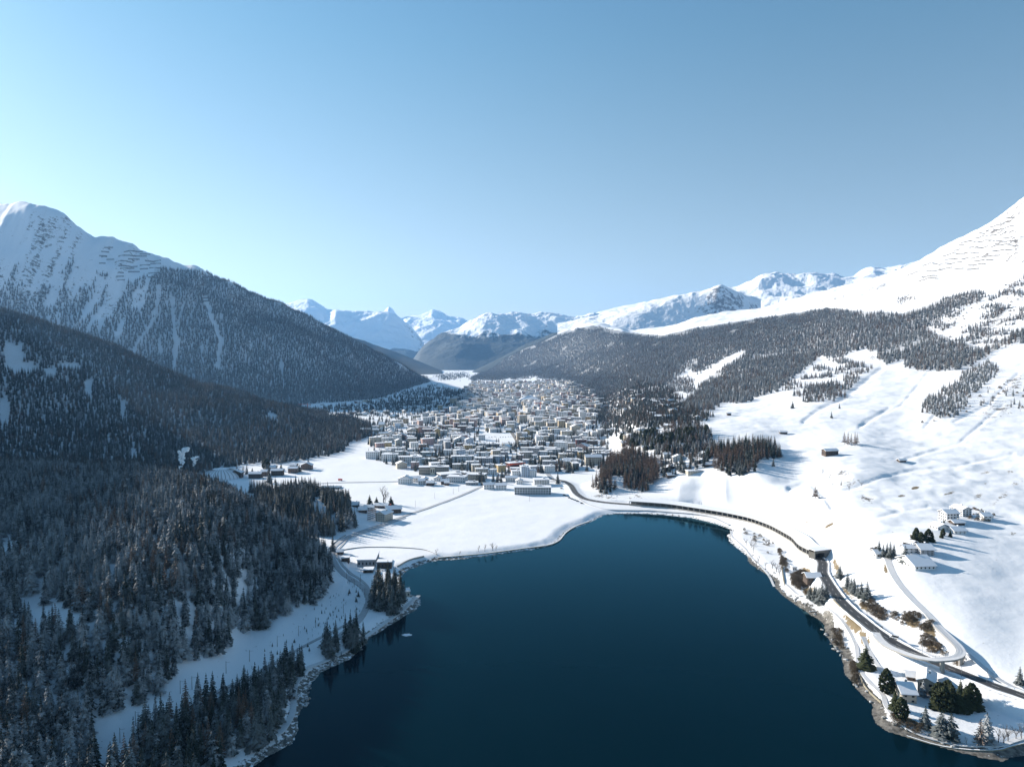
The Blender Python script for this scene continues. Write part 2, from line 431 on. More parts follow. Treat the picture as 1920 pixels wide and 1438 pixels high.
def terrain_mat():
    m, n, l, p = mat('snowy_ground'); nt = m.node_tree
    geo = n.new('ShaderNodeNewGeometry')
    pos = geo.outputs['Position']
    p.inputs['Roughness'].default_value = 0.75
    p.inputs['Specular IOR Level'].default_value = 0.25
    n_fine = noise(nt, 0.35, 6, 0.65, pos)
    n_mid = noise(nt, 0.05, 6, 0.6, pos)
    n_big = noise(nt, 0.008, 5, 0.6, pos)
    sn = mixc(nt, n_mid, (0.76, 0.785, 0.83), (0.86, 0.87, 0.89))
    # rock where steep
    sep = n.new('ShaderNodeSeparateXYZ'); l.new(geo.outputs['Normal'], sep.inputs[0])
    rockc = mixc(nt, n_fine, (0.07, 0.065, 0.06), (0.22, 0.20, 0.18))
    grassc = mixc(nt, n_fine, (0.10, 0.075, 0.04), (0.24, 0.185, 0.11))
    gravc = mixc(nt, ramp(nt, noise(nt, 0.30, 6, 0.75, pos), [(0.35, (0, 0, 0)), (0.65, (1, 1, 1))]), (0.035, 0.033, 0.030), (0.25, 0.235, 0.21))
    rk = mth(nt, 'ADD', attr(nt, 'rock'), mth(nt, 'MULTIPLY', mth(nt, 'SUBTRACT', n_mid, 0.5), 1.6))
    rk = ramp(nt, mth(nt, 'ADD', rk, mth(nt, 'MULTIPLY', mth(nt, 'SUBTRACT', n_fine, 0.5), 1.2)), [(0.55, (0, 0, 0)), (0.66, (1, 1, 1))])
    gr = mth(nt, 'ADD', attr(nt, 'grass'), mth(nt, 'MULTIPLY', mth(nt, 'SUBTRACT', n_mid, 0.5), 1.3))
    gr = ramp(nt, mth(nt, 'ADD', gr, mth(nt, 'MULTIPLY', mth(nt, 'SUBTRACT', n_fine, 0.5), 1.2)), [(0.5, (0, 0, 0)), (0.66, (1, 1, 1))])
    sh = mth(nt, 'ADD', attr(nt, 'gravel'), mth(nt, 'MULTIPLY', mth(nt, 'SUBTRACT', n_fine, 0.5), 2.6))
    sh = ramp(nt, sh, [(0.42, (0, 0, 0)), (0.6, (1, 1, 1))])
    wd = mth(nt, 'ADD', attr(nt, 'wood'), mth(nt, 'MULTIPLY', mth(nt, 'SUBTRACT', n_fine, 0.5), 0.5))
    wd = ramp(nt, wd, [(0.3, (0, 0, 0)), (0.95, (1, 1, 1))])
    c = mixc(nt, rk, sn, rockc)
    c = mixc(nt, gr, c, grassc)
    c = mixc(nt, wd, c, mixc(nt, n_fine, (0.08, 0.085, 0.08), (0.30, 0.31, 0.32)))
    c = mixc(nt, sh, c, gravc)
    l.new(c, p.inputs['Base Color'])
    hgt = mth(nt, 'ADD', mth(nt, 'MULTIPLY', n_fine, 0.6), mth(nt, 'MULTIPLY', n_mid, 1.6))
    bumpn(nt, hgt, 0.3, 1.0, p)
    return m
TM = terrain_mat()

def grid_mesh(name, X, Y, Z, attrs, m, keep=None):
    a, b = X.shape
    me = bpy.data.meshes.new(name)
    co = np.stack([X, Y, Z], -1).reshape(-1, 3).astype(np.float32)
    idx = np.arange(a * b).reshape(a, b)
    q = np.stack([idx[:-1, :-1], idx[1:, :-1], idx[1:, 1:], idx[:-1, 1:]], -1)
    if keep is not None: q = q[keep[:-1, :-1] | keep[1:, :-1] | keep[1:, 1:] | keep[:-1, 1:]]
    q = q.reshape(-1, 4)
    me.vertices.add(len(co)); me.vertices.foreach_set('co', co.ravel())
    me.loops.add(q.size); me.loops.foreach_set('vertex_index', q.ravel().astype(np.int32))
    me.polygons.add(len(q))
    me.polygons.foreach_set('loop_start', np.arange(0, q.size, 4, dtype=np.int32))
    me.polygons.foreach_set('loop_total', np.full(len(q), 4, dtype=np.int32))
    me.polygons.foreach_set('use_smooth', np.ones(len(q), bool))
    me.update(calc_edges=True)
    for k, v in attrs.items():
        at = me.attributes.new(k, 'FLOAT', 'POINT')
        at.data.foreach_set('value', v.ravel().astype(np.float32))
    me.materials.append(m)
    o = bpy.data.objects.new(name, me); COL.objects.link(o)
    return o

def ell(u, v, cu, cv, ru, rv, rot=0):
    c, s = math.cos(math.radians(rot)), math.sin(math.radians(rot))
    du, dv = u - cu, v - cv
    a, b = du * c + dv * s, -du * s + dv * c
    return np.exp(-((a / ru) ** 2 + (b / rv) ** 2) ** 1.5)
ZP = lambda a: [(1100 + x / 2.3415, 480 + y / 2.3415) for x, y in a]
SLOPE = [(880,712),(905,700),(950,674),(1000,650),(1060,626),(1110,616)] + ZP([(200,352),(330,362),(500,326),(700,296),(900,266),(1060,240),(1200,252),(1270,258),(1400,264),(1560,198),(1730,150),(1745,182),(1600,250),(1500,300),
        (1500,340),(1640,390),(1740,420),(1840,370),(1925,330),(1960,330),(1960,360),(1840,400),(1700,480),(1640,505),(1400,500),(1400,460),(1300,470),(1240,410),(1180,420),(1080,450),(1040,440),(950,500),(880,560),(820,600),(700,640),(600,650),(560,672),(430,695),(440,640),(480,600),(520,560),(700,430),(660,420),(540,490),(470,520),(440,500),(340,570),(250,560),(160,590),(0,640)]) + [(1050,716),(1000,706),(930,712)]
# ------------------------------------------------------------------ ground sheet
U_, V_ = VIS_U, VIS_V
gravel = np.zeros(X.shape); east = X > 60
bandw = np.where(east, np.where(Y < 560, 8.0, 5.0), 8.0)
gravel = (1 - smooth(bandw * 0.75, bandw * 1.15, sdist)) * np.where(east, 0.95, 0.62) * (sdist < 30)
gravel = np.where((Y > 700) & (sdist < 12), 0.5 * (1 - smooth(3, 7, sdist)), gravel)
gravel = np.where((sdist < -1) & (Z < 0.6), 1.0, np.where(sdist < -1, 0.30, gravel))
grass = np.zeros(X.shape)
for c in [(1600,1168,26,13,50),(1622,1200,12,24,-20),(1590,1110,26,8,45),(1568,1060,7,24,-20),(1622,1138,18,9,30),(1648,1146,14,8,20),(1505,1085,20,9,20),(1516,1110,14,12,0),
          (1626,1250,14,9,0),(1592,1230,7,26,-25),(1607,1285,7,14,-30),(1632,1300,8,14,-30),(1655,1322,14,5,30),(1700,1350,40,9,20),(1710,1165,26,14,30),(1740,1178,22,14,40),
          (1745,1210,30,11,25),(1796,1242,16,8,10),(1570,1250,5,10,0),(1512,978,10,3,0),(1555,984,14,4,-30),(1662,1065,7,16,10),(1640,1035,9,6,0),
          (1835,930,16,6,-25),(1862,945,14,6,-20),(1880,930,20,8,-30),(1850,905,12,4,-15),(1900,1000,8,8,0),(1780,925,12,4,-10),(1715,915,10,3,-10),(1690,930,9,3,0),(1908,905,18,6,-20),(1895,885,16,4,-15),(1848,885,14,4,-10),
          (1510,1072,16,10,10),(1668,1075,6,8,0)]:
    grass = np.maximum(grass, ell(U_, V_, *c[:5]) * (0.85 if c[0] < 1800 or c[1] > 1100 else 0.55))
grass *= (Y < 1800) & (sdist > 2) & (LAY != 4)
cutting = smooth(5, 7, ROADD) * (1 - smooth(9, 13, ROADD)) * (Y < 620) * (Y > 440)
grass = np.maximum(grass, cutting * 0.45)
dzx = np.gradient(Z, axis=0) / np.maximum(np.abs(np.gradient(X, axis=0)), 0.1)
dzy = np.gradient(Z, axis=1) / np.gradient(Y, axis=1)
slope = np.hypot(dzx, dzy)
rock = np.clip((slope - 0.62) * 1.1, 0, 0.6) * (Z > 60)
for c in [(1180,935,45,12,0),(1130,930,30,7,0),(1530,1120,16,14,0),(1905,455,20,30,0),(1870,600,60,22,-25),(1895,640,40,10,-20),(1840,640,40,12,-20),(1600,905,30,16,20),(1625,940,30,12,20),(1580,890,20,12,20),
          (1700,560,30,6,-20),(1775,590,40,9,-20),(1640,668,30,6,-20),(1660,535,60,6,-15),(1560,560,60,5,-12),(1240,590,30,6,0),(1300,570,30,5,-20),(1530,545,50,6,-10),(1350,560,30,10,10),(1870,770,50,20,-20),(1900,720,30,20,-20),(1745,750,30,10,0),(760,1135,20,20,0),
          (230,500,26,14,30),(200,560,60,20,60),(240,590,20,26,0),(120,560,60,10,50),(30,560,60,10,60),(250,470,20,20,0)]:
    rock = np.maximum(rock, ell(U_, V_, *c[:5]) * (0.56 if c[0] > 1500 else 0.46))
rock *= (sdist > 6)
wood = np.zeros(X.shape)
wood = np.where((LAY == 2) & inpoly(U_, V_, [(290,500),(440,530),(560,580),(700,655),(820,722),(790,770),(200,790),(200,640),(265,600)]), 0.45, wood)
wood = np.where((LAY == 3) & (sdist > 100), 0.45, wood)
wood = np.where((LAY == 1) & inpoly(U_ + 6 * N1.fbm(X / 120, Y / 120, 3), V_ + 6, SLOPE), np.where(Y > 3500, 0.85, 0.6), wood)  # slope forest floor tinted dark: tree shade and missing snow in the colour
keep = sdist > -45
ground = grid_mesh('ground', X, Y, Z, dict(gravel=gravel, grass=grass, rock=rock, wood=wood), TM, keep)
ground['kind'] = 'structure'

# the plain continues under the far mountains and behind the viewer
def ring_sheet():
    me = bpy.data.meshes.new('valley_floor')
    R = 26000
    me.from_pydata([(-R, -R * .2, -14), (R, -R * .2, -14), (R, R, -14), (-R, R, -14)], [], [(0, 1, 2, 3)])
    me.materials.append(TM)
    o = bpy.data.objects.new('valley_floor', me); COL.objects.link(o); o['kind'] = 'structure'
ring_sheet()

# ------------------------------------------------------------------ water
def water():
    m = bpy.data.materials.new('lake_water'); m.use_nodes = True
    nt = m.node_tree; n, l = nt.nodes, nt.links; n.clear()
    out = n.new('ShaderNodeOutputMaterial'); mx = n.new('ShaderNodeMixShader')
    body = n.new('ShaderNodeBsdfDiffuse'); gl = n.new('ShaderNodeBsdfGlossy'); fr = n.new('ShaderNodeFresnel')
    tc = n.new('ShaderNodeNewGeometry')
    f = noise(nt, 0.30, 3, 0.6, tc.outputs['Position'])
    g = noise(nt, 0.010, 4, 0.6, tc.outputs['Position'])
    l.new(mixc(nt, g, (0.0005, 0.0080, 0.0135), (0.0009, 0.0120, 0.0190)), body.inputs[0])
    gl.inputs['Color'].default_value = (0.34, 0.80, 0.98, 1)
    l.new(mth(nt, 'ADD', mth(nt, 'MULTIPLY', g, 0.10), 0.02), gl.inputs['Roughness'])
    fr.inputs['IOR'].default_value = 1.33
    bn = n.new('ShaderNodeBump'); bn.inputs['Strength'].default_value = 0.05; bn.inputs['Distance'].default_value = 0.12
    l.new(f, bn.inputs['Height']); l.new(bn.outputs[0], gl.inputs['Normal']); l.new(bn.outputs[0], fr.inputs['Normal'])
    l.new(mth(nt, 'MULTIPLY', fr.outputs[0], mth(nt, 'POWER', mth(nt, 'MULTIPLY', fr.outputs[0], 3.6, True), 0.9)), mx.inputs[0]); l.new(body.outputs[0], mx.inputs[1]); l.new(gl.outputs[0], mx.inputs[2])
    l.new(mx.outputs[0], out.inputs[0])
    # only where there is lake: a polygon a little larger than the shoreline
    cx, cy = 150, 500
    pts = []
    for i in range(len(LAKE)):
        a, b, c = Vector(LAKE[i - 1]), Vector(LAKE[i]), Vector(LAKE[(i + 1) % len(LAKE)])
        t = ((b - a).normalized() + (c - b).normalized())
        nrm = Vector((t.y, -t.x)).normalized() if t.length > 0 else Vector((0, 0))
        if inpoly(np.array([b.x + nrm.x]), np.array([b.y + nrm.y]), LAKE)[0]: nrm = -nrm
        pts.append((b.x + nrm.x * 5, b.y + nrm.y * 5, 0))
    me = bpy.data.meshes.new('lake_water')
    me.from_pydata(pts, [], [tuple(range(len(pts)))])
    if me.polygons[0].normal.z < 0: me.flip_normals()
    me.materials.append(m)
    o = bpy.data.objects.new('lake_water', me); COL.objects.link(o); o['kind'] = 'structure'
water()

# ------------------------------------------------------------------ far mountains
def far_mat():
    m, n, l, p = mat('far_mountain'); nt = m.node_tree
    geo = n.new('ShaderNodeNewGeometry'); pos = geo.outputs['Position']
    p.inputs['Roughness'].default_value = 0.8
    p.inputs['Specular IOR Level'].default_value = 0.2
    a = noise(nt, 0.004, 7, 0.62, pos); b = noise(nt, 0.02, 5, 0.65, pos)
    f = mth(nt, 'ADD', attr(nt, 'wood'), mth(nt, 'MULTIPLY', mth(nt, 'SUBTRACT', a, 0.5), 0.9))
    f = mth(nt, 'ADD', f, mth(nt, 'MULTIPLY', mth(nt, 'SUBTRACT', b, 0.5), 0.5))
    f = ramp(nt, f, [(0.45, (0, 0, 0)), (0.6, (1, 1, 1))])
    r = mth(nt, 'ADD', attr(nt, 'rock'), mth(nt, 'MULTIPLY', mth(nt, 'SUBTRACT', b, 0.5), 1.3))
    r = ramp(nt, r, [(0.5, (0, 0, 0)), (0.7, (1, 1, 1))])
    c = mixc(nt, r, (0.82, 0.84, 0.87), mixc(nt, b, (0.10, 0.10, 0.11), (0.28, 0.27, 0.27)))
    c = mixc(nt, f, c, mixc(nt, b, (0.018, 0.028, 0.028), (0.055, 0.065, 0.060)))
    l.new(c, p.inputs['Base Color'])
    bumpn(nt, b, 0.6, 14.0, p)
    return m
FM = far_mat()
def mountain(name, rows, u0, u1, nu, nd_, amp, woodline, seed, rs=900., wamp=60, rockk=1.0):
    Us = np.linspace(u0, u1, nu)
    ds = [P(*q).y if q[2] != 'z' else Pz(q[0], q[1], q[3]).y for r in rows for q in r]
    Ds = np.linspace(min(ds) * 0.98, max(ds), nd_)
    h = loft(rows, Us, Ds)
    uu, xd = np.meshgrid(Us, Ds, indexing='ij')
    x = (uu - 960) / F * xd
    N = Noise(seed)
    ok = h > -9e3
    w = np.clip(h / 500, 0.03, 1)
    z = h + w * amp * (N.ridge(x / rs, xd / rs, 7, 0.5) - 0.6) + w * amp * 0.4 * N.fbm(x / rs * 3, xd / rs * 3, 5)
    z = np.where(ok, z, -30)
    sl = np.hypot(np.gradient(z, axis=0) / np.maximum(np.gradient(x, axis=0), 1), np.gradient(z, axis=1) / (Ds[1] - Ds[0]))
    wl = woodline + N.fbm(x / 500, xd / 500, 4) * wamp
    wood = 0.52 + (wl - z) / 160.0
    rock = np.clip((sl - 0.55) * 0.9 * rockk, 0, 0.62)
    keep = ok
    o = grid_mesh(name, x, xd, z, dict(wood=np.clip(wood, 0, 1.4), rock=rock), FM, keep)
    o['kind'] = 'structure'
    return o
# snowy summits behind the slope on the right
mountain('mountain', [
 [(1040,640,7600),(1200,640,7600),(1430,640,7600)],
 [(1040,618,8600),(1110,606,8300),(1200,600,8000),(1300,600,7900),(1400,600,7900),(1430,600,8200)],
 [(1040,612,9000),(1110,598,8900),(1150,588,8700),(1200,575,8600),(1270,556,8500),(1330,543,8300),(1352,536,8200),(1380,545,8300),(1400,556,8500),(1430,572,8800)],
 [(1040,640,10500),(1200,620,10500),(1430,620,10500)]], 1045, 1425, 330, 220, 40, 180, 11, 1500)
mountain('mountain', [
 [(1330,600,9200),(1760,600,7000)],
 [(1330,570,10200),(1400,562,10000),(1500,555,9600),(1600,552,9400),(1760,545,8000)],
 [(1330,545,11500),(1370,538,11300),(1405,527,11200),(1430,516,11000),(1450,518,11000),(1470,517,11000),(1500,513,11000),(1525,507,11000),(1560,513,11000),(1585,522,11000),(1610,516,11500),(1635,506,11500),(1660,512,11500),(1700,508,11500),(1760,500,11000)],
 [(1330,600,14000),(1760,600,14000)]], 1340, 1750, 330, 200, 70, -900, 12, 1700)
# massif closing the valley
mountain('mountain', [
 [(770,705,9800),(900,705,9600),(1000,705,9600),(1150,705,9600)],
 [(770,700,10400),(790,690,10500),(850,680,10300),(900,690,10200),(960,690,10200),(1000,680,10300),(1150,650,10600)],
 [(770,690,11000),(790,668,11400),(820,655,11500),(870,640,11500),(920,650,11400),(1000,650,11400),(1150,630,11500)],
 [(770,680,12000),(790,656,12800),(820,636,12900),(850,622,13000),(870,613,13000),(885,606,13000),(900,597,13000),(915,592,13000),(930,591,13000),(950,591,13200),(985,592,13400),(1010,594,13500),(1030,595,13500),(1060,597,13500),(1080,598,13500),(1110,596,13500),(1150,600,13500)],
 [(770,700,15500),(900,680,15500),(1150,680,15500)]], 775, 1145, 420, 240, 70, 560, 13, 1500, 90, 1.2)
mountain('mountain', [
 [(940,700,11000),(1220,680,11000)],
 [(980,640,15000),(1030,606,15200),(1080,598,15200),(1120,588,15200),(1150,582,15200),(1180,576,15200),(1220,570,15200)],
 [(940,700,17500),(1220,680,17500)]], 990, 1210, 160, 120, 60, 500, 14, 2000)
# dark wooded spurs at the valley's end
mountain('hill', [
 [(880,702,8000),(960,700,8000),(1100,700,8000)],
 [(885,697,8800),(920,680,9300),(960,660,9600),(1000,642,9800),(1040,627,9800),(1070,617,9800),(1100,612,9800)],
 [(880,705,11000),(960,700,11500),(1100,690,11500)]], 885, 1095, 160, 100, 25, 2000, 15, 900)
mountain('hill', [
 [(640,706,7300),(740,706,7300),(830,704,7300)],
 [(640,628,9300),(680,640,9300),(710,650,9300),(740,660,9300),(780,676,9100),(810,688,8900),(830,696,8700)],
 [(640,700,11500),(740,700,11500),(830,704,11500)]], 645, 832, 160, 100, 25, 2000, 16, 900)
# pale peaks far away on the left of the valley
mountain('mountain', [
 [(470,705,12500),(640,705,12500),(820,706,12500)],
 [(470,620,15000),(560,620,15000),(640,630,15000),(700,640,15000),(760,650,15000),(820,690,15000)],
 [(470,590,17500),(540,574,17500),(560,567,17500),(575,564,17500),(590,568,17500),(605,577,17500),(618,583,17000),(630,581,16500),(645,585,16500),(660,586,16500),(700,587,16500),(725,590,16500),(745,600,16500),(760,610,16500),(775,624,16500),(790,642,16500),(805,665,16500),(820,695,16500)],
 [(470,705,21000),(640,705,21000),(820,706,21000)]], 480, 818, 420, 220, 90, 330, 17, 2200, 100, 0.8)
mountain('mountain', [
 [(690,705,17000),(800,705,17000),(920,705,17000)],
 [(690,640,19500),(720,625,19500),(760,630,19500),(800,622,19500),(850,630,19500),(920,650,19500)],
 [(690,612,22500),(705,606,22500),(718,592,22500),(724,585,22500),(729,581,22500),(734,584,22500),(742,594,22500),(752,602,22000),(762,598,22000),(775,597,22000),(790,594,22000),(803,589,22000),(812,585,22000),(820,587,22000),(830,591,22000),(840,597,22000),(860,600,22000),(880,606,22000),(920,630,22000)],
 [(690,700,25500),(800,700,25500),(920,700,25500)]], 692, 915, 380, 220, 80, -400, 18, 2000, 80, 0.6)

# ------------------------------------------------------------------ haze
def haze():
    m = bpy.data.materials.new('haze_air'); m.use_nodes = True
    nt = m.node_tree; nt.nodes.clear()
    o = nt.nodes.new('ShaderNodeOutputMaterial'); v = nt.nodes.new('ShaderNodeVolumePrincipled')
    v.inputs['Color'].default_value = (0.26, 0.55, 1.0, 1)
    v.inputs['Density'].default_value = 0.000022
    v.inputs['Anisotropy'].default_value = 0.3
    nt.links.new(v.outputs[0], o.inputs['Volume'])
    x0, x1, y0, y1, z0, z1 = -26500, 26500, -5800, 26500, -20, 2400
    me = bpy.data.meshes.new('haze')
    me.from_pydata([(x, y, z) for z in (z0, z1) for y in (y0, y1) for x in (x0, x1)], [],
                   [(0, 2, 3, 1), (4, 5, 7, 6), (0, 1, 5, 4), (2, 6, 7, 3), (0, 4, 6, 2), (1, 3, 7, 5)])
    me.materials.append(m)
    ob = bpy.data.objects.new('haze', me); COL.objects.link(ob); ob['kind'] = 'stuff'
haze()
# ------------------------------------------------------------------ helpers: meshes
class MB:
    """collects faces with material slots into one mesh"""
    def __init__(s): s.v, s.f, s.m = [], [], []
    def face(s, pts, m=0):
        i = len(s.v); s.v += [tuple(p) for p in pts]; s.f.append(tuple(range(i, i + len(pts)))); s.m.append(m)
    def add(s, vs, fs, m=0):
        i = len(s.v); s.v += [tuple(p) for p in vs]
        for f in fs: s.f.append(tuple(k + i for k in f)); s.m.append(m)
    def box(s, x0, x1, y0, y1, z0, z1, m=0, bottom=True):
        vs = [(x, y, z) for z in (z0, z1) for y in (y0, y1) for x in (x0, x1)]
        fs = [(4, 5, 7, 6), (0, 1, 5, 4), (2, 6, 7, 3), (0, 4, 6, 2), (1, 3, 7, 5)] + ([(0, 2, 3, 1)] if bottom else [])
        s.add(vs, fs, m)
    def tube(s, a, b, r0, r1, n=6, m=0, cap=True):
        a, b = Vector(a), Vector(b)
        d = (b - a).normalized()
        q = d.to_track_quat('Z', 'Y')
        vs = []
        for c, r in ((a, r0), (b, r1)):
            for k in range(n):
                t = 2 * math.pi * k / n
                vs.append(c + q @ Vector((math.cos(t) * r, math.sin(t) * r, 0)))
        fs = [(k, (k + 1) % n, n + (k + 1) % n, n + k) for k in range(n)]
        if cap: fs += [tuple(range(n, 2 * n)), tuple(range(n - 1, -1, -1))]
        s.add(vs, fs, m)
    def mesh(s, name, mats, smooth_=False, weld=False):
        me = bpy.data.meshes.new(name)
        me.from_pydata(s.v, [], s.f)
        for q in (mats if isinstance(mats, (list, tuple)) else [mats]): me.materials.append(q)
        me.polygons.foreach_set('material_index', s.m)
        if smooth_: me.polygons.foreach_set('use_smooth', [True] * len(s.f))
        me.update()
        return me
def put(name, me, parent=None, loc=None, rz=0, scale=None, **props):
    o = bpy.data.objects.new(name, me); COL.objects.link(o)
    if parent is not None: o.parent = parent
    if loc is not None: o.location = loc
    if rz: o.rotation_euler = (0, 0, rz)
    if scale is not None: o.scale = scale if isinstance(scale, (tuple, list)) else (scale,) * 3
    for k, v in props.items(): o[k] = v
    return o

# ------------------------------------------------------------------ tree materials and prototypes
def needle_mat(name, dark, light, snow, snow_thr, rough=0.8):
    m, n, l, p = mat(name); nt = m.node_tree
    p.inputs['Roughness'].default_value = rough
    p.inputs['Specular IOR Level'].default_value = 0.15
    geo = n.new('ShaderNodeNewGeometry')
    sep = n.new('ShaderNodeSeparateXYZ'); l.new(geo.outputs['Normal'], sep.inputs[0])
    tc = n.new('ShaderNodeTexCoord')
    f = noise(nt, 1.3, 3, 0.7, tc.outputs['Object'])
    g = noise(nt, 0.06, 2, 0.5, geo.outputs['Position'])
    base = mixc(nt, f, dark, light)
    base = mixc(nt, mth(nt, 'MULTIPLY', g, 0.45), base, tuple(c * 1.5 for c in light))
    up = mth(nt, 'ABSOLUTE', sep.outputs[2])
    s = mth(nt, 'ADD', mth(nt, 'MULTIPLY', up, 0.45), mth(nt, 'ADD', mth(nt, 'MULTIPLY', f, 0.9), mth(nt, 'MULTIPLY', g, 0.4)))
    s = ramp(nt, s, [(snow_thr, (0, 0, 0)), (min(snow_thr + 0.22, 1.0), (1, 1, 1))])
    l.new(mixc(nt, mth(nt, 'MULTIPLY', s, snow), base, (0.62, 0.65, 0.68)), p.inputs['Base Color'])
    return m
M_DARK = needle_mat('spruce_needles', (0.005, 0.013, 0.011), (0.017, 0.029, 0.022), 0.20, 0.92)
M_FROST = needle_mat('frosted_needles', (0.004, 0.010, 0.011), (0.013, 0.026, 0.030), 0.52, 0.88)
M_PALE = needle_mat('rimed_needles', (0.018, 0.028, 0.030), (0.055, 0.068, 0.066), 0.46, 0.84)
M_LARCH = needle_mat('larch_twigs', (0.050, 0.032, 0.022), (0.14, 0.090, 0.062), 0.25, 0.88)
M_LARCHP = needle_mat('rimed_larch_twigs', (0.085, 0.068, 0.058), (0.17, 0.13, 0.105), 0.35, 0.88)
M_PINE = needle_mat('pine_needles', (0.012, 0.021, 0.010), (0.045, 0.052, 0.024), 0.0, 0.95)
M_BARE = simple('bare_twigs', (0.10, 0.085, 0.075), 0.9, 0.3, 2.0)
M_BARK = simple('bark', (0.060, 0.046, 0.038), 0.95, 0.35, 3.0)

def conifer(seed, layers=15, per=8, w=0.21, twig=1.0, droop=0.35, bare=0.10, lean=0.0):
    """unit-height conifer crown: whorls of drooping feathered boughs"""
    R = random.Random(seed); b = MB()
    for i in range(layers):
        t = i / (layers - 1)
        z = bare + (0.985 - bare) * t
        rad = w * (1 - t) ** 0.85 * (0.85 + 0.3 * R.random()) + 0.012
        n = max(4, int(per * (1 - 0.45 * t)))
        a0 = R.random() * 6.28
        for k in range(n):
            a = a0 + 6.283 * k / n + R.uniform(-0.25, 0.25)
            r = rad * R.uniform(0.62, 1.18)
            ca, sa = math.cos(a), math.sin(a)
            dz = -droop * r * R.uniform(0.7, 1.3)
            zz = z + R.uniform(-0.012, 0.012)
            hw = r * 0.36 * twig * R.uniform(0.8, 1.2)
            def pt(q, s_, h): return (ca * r * q - sa * s_, sa * r * q + ca * s_, zz + dz * q * q + h)
            th = 0.030 * (1 - 0.5 * t)
            # feathered bough: ridge line with drooping side vanes broken into tips
            c0, c1, c2 = pt(0.02, 0, 0.012), pt(0.55, 0, 0.006), pt(1.0, 0, -0.004)
            for sg in (-1, 1):
                l1, l2 = pt(0.34, sg * hw, -th), pt(0.72, sg * hw * 0.85, -th * 1.1)
                m1 = pt(0.5, sg * hw * 0.35, -th * 0.3)
                b.face([c0, l1, m1, c1] if sg < 0 else [c1, m1, l1, c0])
                b.face([c1, m1, l2] if sg < 0 else [l2, m1, c1])
                b.face([c1, l2, c2] if sg < 0 else [c2, l2, c1])
    b.face([(0.012, 0, 0.93), (-0.006, 0.01, 0.93), (0, 0, 1.0)]); b.face([(-0.006, -0.01, 0.93), (0.012, 0, 0.93), (0, 0, 1.0)]); b.face([(-0.006, 0.01, 0.93), (-0.006, -0.01, 0.93), (0, 0, 1.0)])
    return b
def trunk_mb(h=0.9, r=0.013):
    b = MB(); b.tube((0, 0, -0.04), (0, 0, h), r, r * 0.25, 6); return b
def bare_tree(seed, m=0):
    """unit-height leafless tree: forking limbs and fine twigs"""
    R = random.Random(seed); b = MB()
    def grow(p, d, L, r, lev):
        q = p + d * L
        b.tube(p, q, r, r * 0.6, 5 if lev < 2 else 3, cap=False)
        if lev >= 4: return
        for k in range(3 if lev else 6):
            t = R.uniform(0.35, 1.0) if lev == 0 else R.uniform(0.5, 1.0)
            nd_ = (d + Vector((R.uniform(-1, 1), R.uniform(-1, 1), R.uniform(-0.1, 0.7))) * 0.75).normalized()
            grow(p + d * L * t, nd_, L * R.uniform(0.5, 0.7), r * 0.5, lev + 1)
    grow(Vector((0, 0, -0.03)), Vector((0, 0, 1)), 0.48, 0.018, 0)
    return b
def pine(seed):
    """unit-height round-headed pine: many leaf clumps through an egg-shaped crown"""
    R = random.Random(seed); b = MB()
    for k in range(280):
        a = R.random() * 6.28; z = R.random()
        rr = 0.27 * math.sin(math.pi * (0.12 + 0.82 * z) ** 0.8) * R.uniform(0.72, 1.08)
        c = Vector((math.cos(a) * rr, math.sin(a) * rr, 0.06 + 0.90 * z))
        for j in range(5):
            d = Vector((R.gauss(0, 1), R.gauss(0, 1), R.gauss(0.3, 0.7))).normalized()
            u = d.orthogonal().normalized() * 0.034; w = d.cross(u).normalized() * 0.034
            o = c + d * 0.02
            b.face([o - u - w, o + u - w, o + d * 0.035 + u * 0.4 + w, o - u + w * 0.8])
    return b

PROTO = {}
def proto(kind, crowns, trunk, m):
    PROTO[kind] = [(c.mesh('crown', m, True), trunk.mesh('trunk', M_BARK, True)) for c in crowns]
cn = [conifer(3, 17, 9, 0.19), conifer(4, 16, 8, 0.165, 1.1, 0.5), conifer(5, 15, 9, 0.215, 1.0, 0.3), conifer(6, 18, 8, 0.15, 1.1, 0.4)]
proto('spruce_dark', cn, trunk_mb(), M_DARK)
proto('spruce_frost', cn, trunk_mb(), M_FROST)
proto('spruce_pale', cn[:3], trunk_mb(), M_PALE)
ln = [conifer(13, 15, 7, 0.16, 0.50, 0.1, 0.18), conifer(14, 16, 7, 0.15, 0.45, 0.0, 0.15), conifer(15, 14, 8, 0.19, 0.45, 0.05, 0.2)]
proto('larch', ln, trunk_mb(0.95, 0.012), M_LARCH)
proto('larch_pale', ln, trunk_mb(0.95, 0.012), M_LARCHP)
pn = [pine(21), conifer(41, 17, 11, 0.27, 1.25, 0.3, 0.05), conifer(42, 16, 11, 0.31, 1.2, 0.2, 0.05)]
proto('pine', pn, trunk_mb(0.6, 0.02), M_PINE)
def bush(seed):
    """unit-height twiggy scrub: ragged half dome of fine sprays"""
    R = random.Random(seed); b = MB()
    for k in range(170):
        a = R.random() * 6.28; t = R.random() ** .6; z = R.random()
        rr = 0.85 * t * math.sqrt(max(0.05, 1 - z * z)); c = Vector((math.cos(a) * rr, math.sin(a) * rr * .8, z * .85))
        d = Vector((R.gauss(0, .5) + math.cos(a) * .4, R.gauss(0, .5) + math.sin(a) * .4, R.uniform(.3, 1))).normalized() * .22
        w = d.orthogonal().normalized() * .05
        b.face([c - w, c + w, c + d]); w = d.cross(w).normalized() * .05; b.face([c - w, c + w, c + d])
    return b
M_SCRUB = needle_mat('scrub_twigs', (0.085, 0.065, 0.042), (0.24, 0.185, 0.125), 0.35, 0.97)
PROTO['bush'] = []
